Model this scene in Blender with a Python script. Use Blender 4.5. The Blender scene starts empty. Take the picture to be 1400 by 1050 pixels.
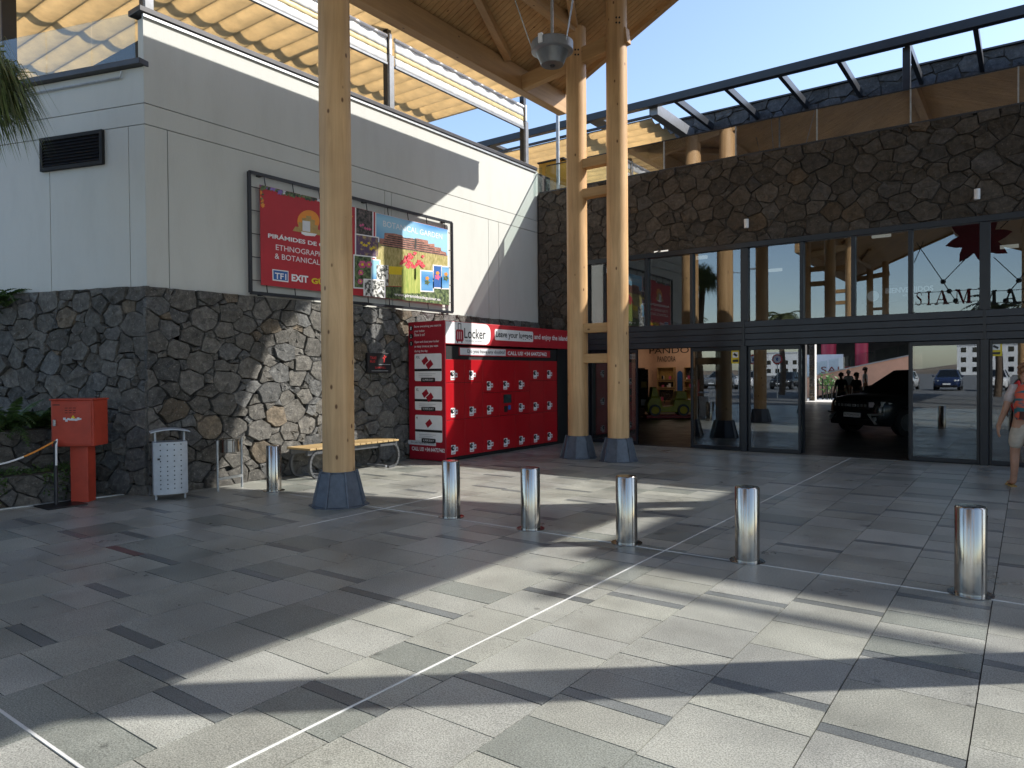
import bpy, math, random
from math import sin, cos, pi, radians, sqrt, atan2
from mathutils import Vector, Matrix

# ------------------------------------------------------------------ camera, sky, sun, exposure
SC = bpy.context.scene
COL = SC.collection
FPX, CX, CY, EYE = 973.0, 700.0, 525.0, 1.6
ROLL, PITCH, YAW = 0.0075, -15 / 973.0, radians(36)
FW = Vector((-sin(YAW) * cos(PITCH), cos(YAW) * cos(PITCH), sin(PITCH)))
_r = Vector((cos(YAW), sin(YAW), 0)); _u = _r.cross(FW)
RT = _r * cos(ROLL) - _u * sin(ROLL)
UP = _u * cos(ROLL) + _r * sin(ROLL)
CAM = Vector((0, 0, EYE))
cd = bpy.data.cameras.new('camera'); cam = bpy.data.objects.new('camera', cd); COL.objects.link(cam)
cd.sensor_width = 36; cd.lens = FPX / 1400 * 36; cd.clip_start = 0.05; cd.clip_end = 3000
R3 = Matrix((RT, UP, -FW)).transposed()
cam.matrix_world = Matrix.Translation(CAM) @ R3.to_4x4()
SC.camera = cam

SUN = Vector((1.0, 0.84, 1.09)).normalized()
w = bpy.data.worlds.new('World'); SC.world = w; w.use_nodes = True
nt = w.node_tree; bg = nt.nodes['Background']
sky = nt.nodes.new('ShaderNodeTexSky'); sky.sky_type = 'NISHITA'; sky.sun_disc = False
sky.sun_elevation = math.asin(SUN.z); sky.sun_rotation = atan2(SUN.x, SUN.y)
sky.altitude = 300; sky.air_density = 1.0; sky.dust_density = 1.1; sky.ozone_density = 0.9
nt.links.new(sky.outputs[0], bg.inputs[0]); bg.inputs[1].default_value = 0.15
sd = bpy.data.lights.new('sun', 'SUN'); sd.energy = 4.0; sd.angle = radians(0.53); sd.color = (1, 0.96, 0.90)
so = bpy.data.objects.new('sun', sd); COL.objects.link(so); so.location = (20, 17, 30)
so.rotation_euler = SUN.to_track_quat('Z', 'Y').to_euler()
SC.view_settings.view_transform = 'Standard'; SC.view_settings.look = 'None'
SC.view_settings.gamma = 1; SC.view_settings.exposure = 0.9
SC.render.engine = 'CYCLES'
try:
    SC.cycles.max_bounces = 8; SC.cycles.transparent_max_bounces = 16
except Exception: pass

# ------------------------------------------------------------------ pixel helpers (a pixel gives a direction; distance from the plane it lies on)
def ray(x, y): return FW + RT * ((x - CX) / FPX) - UP * ((y - CY) / FPX)
def atz(x, y, z=0.0): d = ray(x, y); return CAM + d * ((z - EYE) / d.z)
def atx(x, y, X): d = ray(x, y); return CAM + d * (X / d.x)
def aty(x, y, Y): d = ray(x, y); return CAM + d * (Y / d.y)
def atpl(x, y, p, n):
    d = ray(x, y); return CAM + d * ((Vector(p) - CAM).dot(n) / d.dot(n))

# ------------------------------------------------------------------ materials
def nd(t, typ, **kw):
    n = t.nodes.new(typ)
    for k, v in kw.items(): setattr(n, k, v)
    return n
def mat(name, col, rough=0.6, metal=0.0, var=0.0, scale=6.0, bump=0.0, bscale=40.0, tint=False, emit=None, es=0.0,
        col2=None, stretch=(1, 1, 1), spec=0.5, detail=6.0, lo=0.35, hi=0.65, coords='Object', rvar=0.0, trans=0.0):
    m = bpy.data.materials.new(name); m.use_nodes = True
    t = m.node_tree; b = t.nodes['Principled BSDF']; L = t.links.new
    b.inputs['Base Color'].default_value = (*col, 1); b.inputs['Roughness'].default_value = rough
    b.inputs['Metallic'].default_value = metal; b.inputs['Specular IOR Level'].default_value = spec
    src = None
    tc = nd(t, 'ShaderNodeTexCoord') if coords == 'Object' else nd(t, 'ShaderNodeNewGeometry')
    mp = nd(t, 'ShaderNodeMapping'); mp.inputs['Scale'].default_value = stretch
    L(tc.outputs['Object' if coords == 'Object' else 'Position'], mp.inputs[0])
    if var > 0 or col2:
        n = nd(t, 'ShaderNodeTexNoise'); n.inputs['Scale'].default_value = scale; n.inputs['Detail'].default_value = detail
        n.inputs['Roughness'].default_value = 0.65
        L(mp.outputs[0], n.inputs['Vector'])
        r = nd(t, 'ShaderNodeValToRGB'); r.color_ramp.elements[0].position = lo; r.color_ramp.elements[1].position = hi
        c2 = col2 if col2 else tuple(min(1, c * (1 + var)) for c in col)
        c1 = col if col2 else tuple(c * (1 - var) for c in col)
        r.color_ramp.elements[0].color = (*c1, 1); r.color_ramp.elements[1].color = (*c2, 1)
        L(n.outputs[0], r.inputs[0]); src = r.outputs[0]
        if rvar > 0:
            mr = nd(t, 'ShaderNodeMapRange'); mr.inputs['To Min'].default_value = max(0.02, rough - rvar); mr.inputs['To Max'].default_value = rough + rvar
            mr.inputs['From Min'].default_value = lo; mr.inputs['From Max'].default_value = hi
            L(n.outputs[0], mr.inputs[0]); L(mr.outputs[0], b.inputs['Roughness'])
    if tint:
        a = nd(t, 'ShaderNodeAttribute'); a.attribute_name = 'tint'
        mx = nd(t, 'ShaderNodeMix', data_type='RGBA', blend_type='MULTIPLY'); mx.inputs[0].default_value = 1
        if src: L(src, mx.inputs[6])
        else: mx.inputs[6].default_value = (*col, 1)
        L(a.outputs['Color'], mx.inputs[7]); src = mx.outputs[2]
    if src: L(src, b.inputs['Base Color'])
    if bump > 0:
        n2 = nd(t, 'ShaderNodeTexNoise'); n2.inputs['Scale'].default_value = bscale; n2.inputs['Detail'].default_value = 8
        n2.inputs['Roughness'].default_value = 0.7
        L(mp.outputs[0], n2.inputs['Vector'])
        bp = nd(t, 'ShaderNodeBump'); bp.inputs['Strength'].default_value = min(1, bump); bp.inputs['Distance'].default_value = 0.02
        L(n2.outputs[0], bp.inputs['Height']); L(bp.outputs[0], b.inputs['Normal'])
    if emit:
        b.inputs['Emission Color'].default_value = (*emit, 1); b.inputs['Emission Strength'].default_value = es
    if trans > 0:
        o = [x for x in t.nodes if x.type == 'OUTPUT_MATERIAL'][0]
        tr = nd(t, 'ShaderNodeBsdfTranslucent'); 
        if src: L(src, tr.inputs[0])
        else: tr.inputs[0].default_value = (*col, 1)
        ms = nd(t, 'ShaderNodeMixShader'); ms.inputs[0].default_value = trans
        L(b.outputs[0], ms.inputs[1]); L(tr.outputs[0], ms.inputs[2]); L(ms.outputs[0], o.inputs[0])
    return m
def glass(name, tintc=(0.9, 0.93, 0.92), base=0.05, power=4.0):
    """thin clear pane: mirror reflection that grows towards grazing angles, the rest passes through tinted"""
    m = bpy.data.materials.new(name); m.use_nodes = True; t = m.node_tree; L = t.links.new
    t.nodes.remove(t.nodes['Principled BSDF']); o = [x for x in t.nodes if x.type == 'OUTPUT_MATERIAL'][0]
    tr = nd(t, 'ShaderNodeBsdfTransparent'); tr.inputs[0].default_value = (*tintc, 1)
    gl = nd(t, 'ShaderNodeBsdfGlossy'); gl.inputs['Roughness'].default_value = 0.0; gl.inputs[0].default_value = (0.95, 0.97, 1, 1)
    lw = nd(t, 'ShaderNodeLayerWeight'); lw.inputs[0].default_value = 0.5
    pw = nd(t, 'ShaderNodeMath', operation='POWER'); L(lw.outputs['Facing'], pw.inputs[0]); pw.inputs[1].default_value = power
    ma = nd(t, 'ShaderNodeMath', operation='MULTIPLY_ADD'); L(pw.outputs[0], ma.inputs[0]); ma.inputs[1].default_value = 1 - base; ma.inputs[2].default_value = base
    ms = nd(t, 'ShaderNodeMixShader'); L(ma.outputs[0], ms.inputs[0]); L(tr.outputs[0], ms.inputs[1]); L(gl.outputs[0], ms.inputs[2]); L(ms.outputs[0], o.inputs[0])
    return m
def wood(name, c1, c2, axis, rough=0.5, knots=True, gscale=9.0):
    """timber grain stretched along one axis, lamella joints and sparse dark knots"""
    m = bpy.data.materials.new(name); m.use_nodes = True; t = m.node_tree; L = t.links.new; b = t.nodes['Principled BSDF']
    b.inputs['Roughness'].default_value = rough; b.inputs['Specular IOR Level'].default_value = 0.35
    g = nd(t, 'ShaderNodeNewGeometry'); mp = nd(t, 'ShaderNodeMapping')
    s = [1, 1, 1]; s['xyz'.index(axis)] = 0.06; mp.inputs['Scale'].default_value = s
    L(g.outputs['Position'], mp.inputs[0])
    n = nd(t, 'ShaderNodeTexNoise'); n.inputs['Scale'].default_value = gscale; n.inputs['Detail'].default_value = 9; n.inputs['Roughness'].default_value = 0.7; n.inputs['Distortion'].default_value = 0.6
    L(mp.outputs[0], n.inputs['Vector'])
    r = nd(t, 'ShaderNodeValToRGB'); r.color_ramp.elements[0].position = 0.3; r.color_ramp.elements[1].position = 0.7
    r.color_ramp.elements[0].color = (*c1, 1); r.color_ramp.elements[1].color = (*c2, 1); L(n.outputs[0], r.inputs[0])
    src = r.outputs[0]
    if knots:
        mp2 = nd(t, 'ShaderNodeMapping'); s2 = [1, 1, 1]; s2['xyz'.index(axis)] = 0.55; mp2.inputs['Scale'].default_value = s2
        L(g.outputs['Position'], mp2.inputs[0])
        v = nd(t, 'ShaderNodeTexVoronoi'); v.inputs['Scale'].default_value = 5.5; L(mp2.outputs[0], v.inputs['Vector'])
        kr = nd(t, 'ShaderNodeValToRGB'); kr.color_ramp.elements[0].position = 0.06; kr.color_ramp.elements[1].position = 0.11
        kr.color_ramp.elements[0].color = (0.2, 0.12, 0.08, 1); kr.color_ramp.elements[1].color = (1, 1, 1, 1); L(v.outputs['Distance'], kr.inputs[0])
        mx = nd(t, 'ShaderNodeMix', data_type='RGBA', blend_type='MULTIPLY'); mx.inputs[0].default_value = 0.9
        L(src, mx.inputs[6]); L(kr.outputs[0], mx.inputs[7]); src = mx.outputs[2]
    mb = nd(t, 'ShaderNodeTexNoise'); mb.inputs['Scale'].default_value = 0.9; mb.inputs['Detail'].default_value = 3; L(g.outputs['Position'], mb.inputs['Vector'])
    mr = nd(t, 'ShaderNodeMapRange'); mr.inputs['From Min'].default_value = 0.3; mr.inputs['From Max'].default_value = 0.7; mr.inputs['To Min'].default_value = 0.82; mr.inputs['To Max'].default_value = 1.1
    L(mb.outputs[0], mr.inputs[0])
    m2 = nd(t, 'ShaderNodeVectorMath', operation='SCALE'); L(src, m2.inputs[0]); L(mr.outputs[0], m2.inputs['Scale'])
    L(m2.outputs[0], b.inputs['Base Color'])
    bp = nd(t, 'ShaderNodeBump'); bp.inputs['Strength'].default_value = 0.25; bp.inputs['Distance'].default_value = 0.004
    L(n.outputs[0], bp.inputs['Height']); L(bp.outputs[0], b.inputs['Normal'])
    return m
def stone_mat(name, c1, c2, c3):
    m = bpy.data.materials.new(name); m.use_nodes = True; t = m.node_tree; L = t.links.new; b = t.nodes['Principled BSDF']
    b.inputs['Roughness'].default_value = 0.85; b.inputs['Specular IOR Level'].default_value = 0.3
    g = nd(t, 'ShaderNodeNewGeometry')
    n = nd(t, 'ShaderNodeTexNoise'); n.inputs['Scale'].default_value = 11; n.inputs['Detail'].default_value = 12; n.inputs['Roughness'].default_value = 0.75; L(g.outputs['Position'], n.inputs['Vector'])
    r = nd(t, 'ShaderNodeValToRGB'); e = r.color_ramp.elements; e[0].position = 0.32; e[1].position = 0.72; e[0].color = (*c1, 1); e[1].color = (*c3, 1)
    k = e.new(0.52); k.color = (*c2, 1); L(n.outputs[0], r.inputs[0])
    a = nd(t, 'ShaderNodeAttribute'); a.attribute_name = 'tint'
    mx = nd(t, 'ShaderNodeMix', data_type='RGBA', blend_type='MULTIPLY'); mx.inputs[0].default_value = 1; L(r.outputs[0], mx.inputs[6]); L(a.outputs['Color'], mx.inputs[7])
    # pale lichen and vesicle specks
    n3 = nd(t, 'ShaderNodeTexNoise'); n3.inputs['Scale'].default_value = 34; n3.inputs['Detail'].default_value = 6; L(g.outputs['Position'], n3.inputs['Vector'])
    r3 = nd(t, 'ShaderNodeValToRGB'); r3.color_ramp.elements[0].position = 0.62; r3.color_ramp.elements[1].position = 0.72
    r3.color_ramp.elements[0].color = (0, 0, 0, 1); r3.color_ramp.elements[1].color = (0.7, 0.7, 0.7, 1); L(n3.outputs[0], r3.inputs[0])
    m3 = nd(t, 'ShaderNodeMix', data_type='RGBA'); L(r3.outputs[0], m3.inputs[0]); L(mx.outputs[2], m3.inputs[6]); m3.inputs[7].default_value = (*[min(1, c * 1.35) for c in c3], 1)
    L(m3.outputs[2], b.inputs['Base Color'])
    n2 = nd(t, 'ShaderNodeTexNoise'); n2.inputs['Scale'].default_value = 22; n2.inputs['Detail'].default_value = 10; n2.inputs['Roughness'].default_value = 0.8; L(g.outputs['Position'], n2.inputs['Vector'])
    bp = nd(t, 'ShaderNodeBump'); bp.inputs['Strength'].default_value = 0.9; bp.inputs['Distance'].default_value = 0.06; L(n2.outputs[0], bp.inputs['Height']); L(bp.outputs[0], b.inputs['Normal'])
    return m
def granite_mat(name):
    m = bpy.data.materials.new(name); m.use_nodes = True; t = m.node_tree; L = t.links.new; b = t.nodes['Principled BSDF']
    g = nd(t, 'ShaderNodeNewGeometry')
    n = nd(t, 'ShaderNodeTexNoise'); n.inputs['Scale'].default_value = 130; n.inputs['Detail'].default_value = 4; n.inputs['Roughness'].default_value = 0.8; L(g.outputs['Position'], n.inputs['Vector'])
    r = nd(t, 'ShaderNodeValToRGB'); r.color_ramp.elements[0].position = 0.36; r.color_ramp.elements[1].position = 0.62
    r.color_ramp.elements[0].color = (0.11, 0.112, 0.1, 1); r.color_ramp.elements[1].color = (0.495, 0.50, 0.452, 1); L(n.outputs[0], r.inputs[0])
    a = nd(t, 'ShaderNodeAttribute'); a.attribute_name = 'tint'
    mx = nd(t, 'ShaderNodeMix', data_type='RGBA', blend_type='MULTIPLY'); mx.inputs[0].default_value = 1; L(r.outputs[0], mx.inputs[6]); L(a.outputs['Color'], mx.inputs[7])
    # worn, dirty patches and round old stains
    n2 = nd(t, 'ShaderNodeTexNoise'); n2.inputs['Scale'].default_value = 1.3; n2.inputs['Detail'].default_value = 7; n2.inputs['Roughness'].default_value = 0.65; L(g.outputs['Position'], n2.inputs['Vector'])
    mr = nd(t, 'ShaderNodeMapRange'); mr.inputs['From Min'].default_value = 0.3; mr.inputs['From Max'].default_value = 0.62; mr.inputs['To Min'].default_value = 0.68; mr.inputs['To Max'].default_value = 1.04; L(n2.outputs[0], mr.inputs[0])
    v = nd(t, 'ShaderNodeTexVoronoi'); v.inputs['Scale'].default_value = 1.15; L(g.outputs['Position'], v.inputs['Vector'])
    n5 = nd(t, 'ShaderNodeTexNoise'); n5.inputs['Scale'].default_value = 12; L(g.outputs['Position'], n5.inputs['Vector'])
    ad = nd(t, 'ShaderNodeMath', operation='MULTIPLY_ADD'); L(n5.outputs[0], ad.inputs[0]); ad.inputs[1].default_value = 0.06; L(v.outputs['Distance'], ad.inputs[2])
    vr = nd(t, 'ShaderNodeValToRGB'); vr.color_ramp.elements[0].position = 0.075; vr.color_ramp.elements[1].position = 0.105
    vr.color_ramp.elements[0].color = (0.62, 0.62, 0.62, 1); vr.color_ramp.elements[1].color = (1, 1, 1, 1); L(ad.outputs[0], vr.inputs[0])
    v2 = nd(t, 'ShaderNodeTexVoronoi'); v2.inputs['Scale'].default_value = 3.1; L(g.outputs['Position'], v2.inputs['Vector'])
    g2 = nd(t, 'ShaderNodeMapRange'); g2.inputs['From Min'].default_value = 0.05; g2.inputs['From Max'].default_value = 0.085; g2.inputs['To Min'].default_value = 0.6; g2.inputs['To Max'].default_value = 1.0; L(v2.outputs['Distance'], g2.inputs[0])
    gm = nd(t, 'ShaderNodeMath', operation='MULTIPLY'); L(mr.outputs[0], gm.inputs[0]); L(g2.outputs[0], gm.inputs[1])
    m2 = nd(t, 'ShaderNodeVectorMath', operation='SCALE'); L(mx.outputs[2], m2.inputs[0]); L(gm.outputs[0], m2.inputs['Scale'])
    m4 = nd(t, 'ShaderNodeMix', data_type='RGBA', blend_type='MULTIPLY'); m4.inputs[0].default_value = 1; L(m2.outputs[0], m4.inputs[6]); L(vr.outputs[0], m4.inputs[7])
    L(m4.outputs[2], b.inputs['Base Color'])
    rr = nd(t, 'ShaderNodeMapRange'); rr.inputs['From Min'].default_value = 0.3; rr.inputs['From Max'].default_value = 0.7; rr.inputs['To Min'].default_value = 0.25; rr.inputs['To Max'].default_value = 0.46; L(n2.outputs[0], rr.inputs[0]); L(rr.outputs[0], b.inputs['Roughness'])
    b.inputs['Specular IOR Level'].default_value = 0.5
    bp = nd(t, 'ShaderNodeBump'); bp.inputs['Strength'].default_value = 0.12; bp.inputs['Distance'].default_value = 0.004; L(n.outputs[0], bp.inputs['Height']); L(bp.outputs[0], b.inputs['Normal'])
    return m
M = {}
M['granite'] = granite_mat('granite_paving')
M['joint'] = mat('paving_joint', (0.07, 0.068, 0.064), 0.9, var=0.3, scale=20, coords='P')
M['asphalt'] = mat('asphalt', (0.16, 0.16, 0.155), 0.85, var=0.25, scale=3, bump=0.3, bscale=80, coords='P')
M['basalt'] = stone_mat('basalt_masonry', (0.08, 0.077, 0.069), (0.165, 0.157, 0.14), (0.30, 0.283, 0.248))
M['basalt_brown'] = stone_mat('brown_basalt_masonry', (0.055, 0.047, 0.038), (0.105, 0.088, 0.071), (0.18, 0.153, 0.124))
M['basalt_dark'] = stone_mat('dark_basalt_masonry', (0.05, 0.05, 0.055), (0.09, 0.09, 0.095), (0.16, 0.16, 0.165))
M['mortar'] = mat('deep_mortar', (0.05, 0.046, 0.042), 0.95, var=0.3, scale=25, coords='P')
M['plaster'] = mat('white_plaster', (0.515, 0.52, 0.478), 0.75, col2=(0.565, 0.572, 0.53), scale=2.6, stretch=(1, 1, 0.28), lo=0.28, hi=0.55, bump=0.12, bscale=60, coords='P', rvar=0.1)
M['coping'] = mat('dark_metal_coping', (0.045, 0.045, 0.05), 0.4, 0.3, var=0.15, scale=8, coords='P')
M['steel_black'] = mat('black_painted_steel', (0.018, 0.021, 0.027), 0.35, var=0.15, scale=6, coords='P')
M['steel_grey'] = mat('grey_painted_steel', (0.20, 0.21, 0.225), 0.4, 0.2, var=0.12, scale=9, coords='P')
M['bench_steel'] = mat('bench_grey_steel', (0.10, 0.105, 0.11), 0.4, 0.3, var=0.12, scale=9, coords='P')
M['galv'] = mat('galvanised_steel', (0.42, 0.44, 0.45), 0.4, 0.7, var=0.15, scale=14, coords='P')
M['shoe'] = mat('slate_blue_painted_steel', (0.085, 0.10, 0.125), 0.45, var=0.2, scale=11, bump=0.05, coords='P')
M['stainless'] = mat('brushed_stainless', (0.40, 0.375, 0.34), 0.17, 1.0, var=0.15, scale=25, stretch=(1, 1, 0.04), coords='P', bump=0.04, bscale=60, rvar=0.07)
M['timber_z'] = wood('pale_timber_upright', (0.46, 0.268, 0.115), (0.71, 0.46, 0.232), 'z')
M['timber_y'] = wood('pale_timber_long', (0.40, 0.235, 0.10), (0.56, 0.35, 0.165), 'y')
M['timber_x'] = wood('pale_timber_cross', (0.42, 0.25, 0.105), (0.58, 0.365, 0.17), 'x')
M['boards'] = wood('roof_boards', (0.47, 0.28, 0.115), (0.66, 0.41, 0.185), 'x', knots=True)
M['slat'] = wood('bench_timber', (0.36, 0.24, 0.10), (0.52, 0.37, 0.18), 'x', knots=False)
M['yellow_wood'] = wood('varnished_yellow_wood', (0.55, 0.27, 0.03), (0.72, 0.39, 0.06), 'z', knots=False, rough=0.3)
M['awning'] = mat('tan_awning_canvas', (0.84, 0.69, 0.46), 0.8, var=0.08, scale=3, coords='P', trans=0.62)
M['screen'] = mat('white_vinyl_screen', (0.80, 0.81, 0.80), 0.35, var=0.06, scale=5, coords='P', trans=0.45)
M['screen_y'] = mat('yellowed_vinyl_band', (0.80, 0.68, 0.36), 0.35, var=0.1, scale=5, coords='P', trans=0.45)
M['glass'] = glass('window_glass', (0.56, 0.60, 0.61), base=0.135)
M['glass_solar'] = glass('solar_balustrade_glass', (0.45, 0.45, 0.45), base=0.38)
M['glass_rail'] = glass('balustrade_glass', (0.90, 0.95, 0.935), base=0.06)
M['frame'] = mat('dark_blue_grey_aluminium', (0.012, 0.015, 0.021), 0.32, 0.2, var=0.12, scale=5, coords='P')
M['header'] = mat('slate_aluminium_panel', (0.026, 0.031, 0.040), 0.35, 0.3, var=0.15, scale=3, coords='P')
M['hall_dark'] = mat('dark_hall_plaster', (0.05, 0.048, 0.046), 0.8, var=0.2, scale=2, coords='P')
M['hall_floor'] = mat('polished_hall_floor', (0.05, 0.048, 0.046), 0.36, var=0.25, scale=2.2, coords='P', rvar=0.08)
M['red'] = mat('red_locker_laminate', (0.40, 0.006, 0.012), 0.32, var=0.05, scale=2, coords='P')
M['red_side'] = mat('dark_red_printed_panel', (0.33, 0.008, 0.022), 0.4, var=0.05, scale=2, coords='P')
M['red_print'] = mat('red_banner_vinyl', (0.44, 0.018, 0.028), 0.5, var=0.06, scale=3, coords='P')
M['red_metal'] = mat('red_painted_cabinet', (0.42, 0.05, 0.025), 0.45, var=0.1, scale=7, coords='P', bump=0.05)
M['white'] = mat('white_paint', (0.80, 0.80, 0.80), 0.45, var=0.04, scale=6, coords='P')
M['offwhite'] = mat('pale_grey_print', (0.62, 0.63, 0.65), 0.5, var=0.05, scale=6, coords='P')
M['black'] = mat('black_plastic', (0.012, 0.012, 0.013), 0.4, var=0.2, scale=9, coords='P')
M['blackmatt'] = mat('black_recess', (0.01, 0.01, 0.01), 0.8, var=0.2, scale=4, coords='P')
M['darkred'] = mat('deep_red_acrylic', (0.20, 0.004, 0.010), 0.35, var=0.1, scale=5, coords='P')
M['blue'] = mat('road_sign_blue', (0.02, 0.11, 0.36), 0.5, var=0.06, scale=9, coords='P')
M['yellow'] = mat('yellow_print', (0.72, 0.55, 0.02), 0.5, var=0.06, scale=9, coords='P')
M['orange'] = mat('orange_print', (0.75, 0.27, 0.03), 0.5, var=0.06, scale=9, coords='P')
M['tan'] = mat('tan_print', (0.42, 0.28, 0.09), 0.5, var=0.15, scale=14, coords='P')
M['skyprint'] = mat('printed_blue_sky', (0.015, 0.20, 0.50), 0.5, col2=(0.30, 0.56, 0.72), stretch=(0.2, 0.25, 1.4), scale=1.6, lo=0.4, hi=0.62, detail=1, coords='P')
M['brickprint'] = mat('printed_terrace_stone', (0.22, 0.07, 0.05), 0.5, col2=(0.50, 0.25, 0.18), scale=16, stretch=(1, 0.7, 2.6), lo=0.38, hi=0.62, coords='P')
M['grassprint'] = mat('printed_dry_grass', (0.24, 0.22, 0.05), 0.5, col2=(0.55, 0.46, 0.20), scale=16, stretch=(1, 2, 0.7), coords='P')
M['greenprint'] = mat('printed_foliage', (0.01, 0.03, 0.01), 0.5, col2=(0.22, 0.30, 0.12), scale=15, lo=0.4, hi=0.68, coords='P')
M['darkprint'] = mat('printed_dark_leaves', (0.012, 0.016, 0.012), 0.5, col2=(0.20, 0.15, 0.14), scale=15, lo=0.42, hi=0.72, coords='P')
M['bwprint'] = mat('printed_pale_flowers', (0.03, 0.035, 0.03), 0.5, col2=(0.72, 0.72, 0.68), scale=13, lo=0.45, hi=0.56, coords='P')
M['purpleprint'] = mat('printed_mauve_ground', (0.10, 0.06, 0.12), 0.5, col2=(0.42, 0.32, 0.12), scale=10, lo=0.5, hi=0.66, coords='P')
M['flowerred'] = mat('printed_red_flower', (0.55, 0.03, 0.05), 0.5, col2=(0.80, 0.30, 0.30), scale=30, lo=0.5, hi=0.7, coords='P')
M['pinkprint'] = mat('printed_pink_flower', (0.55, 0.10, 0.22), 0.5, var=0.3, scale=22, coords='P')
M['cactusprint'] = mat('printed_cactus', (0.20, 0.30, 0.05), 0.5, col2=(0.50, 0.52, 0.14), scale=14, stretch=(1, 3, 0.3), coords='P')
M['violetprint'] = mat('printed_violet_petals', (0.22, 0.14, 0.42), 0.5, var=0.3, scale=22, coords='P')
M['bin'] = mat('light_grey_bin_metal', (0.40, 0.43, 0.46), 0.42, 0.25, var=0.08, scale=8, coords='P')
M['leaf'] = mat('leaf_green', (0.055, 0.10, 0.026), 0.5, tint=True, var=0.3, scale=9, coords='P', trans=0.25)
M['palm'] = mat('palm_leaf', (0.13, 0.15, 0.055), 0.5, tint=True, var=0.3, scale=9, coords='P', trans=0.25)
M['bark'] = mat('palm_bark', (0.14, 0.10, 0.07), 0.9, var=0.4, scale=8, stretch=(1, 1, 4), bump=0.6, bscale=14, coords='P')
M['strip'] = mat('pale_metal_strip', (0.62, 0.62, 0.60), 0.45, var=0.1, scale=5, coords='P')
M['lcp'] = mat('lit_ceiling_panel', (0.8, 0.8, 0.8), emit=(1, 0.95, 0.85), es=0.3)
M['soil'] = mat('dark_soil', (0.05, 0.04, 0.03), 0.95, var=0.4, scale=10, bump=0.5, bscale=30, coords='P')

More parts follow.
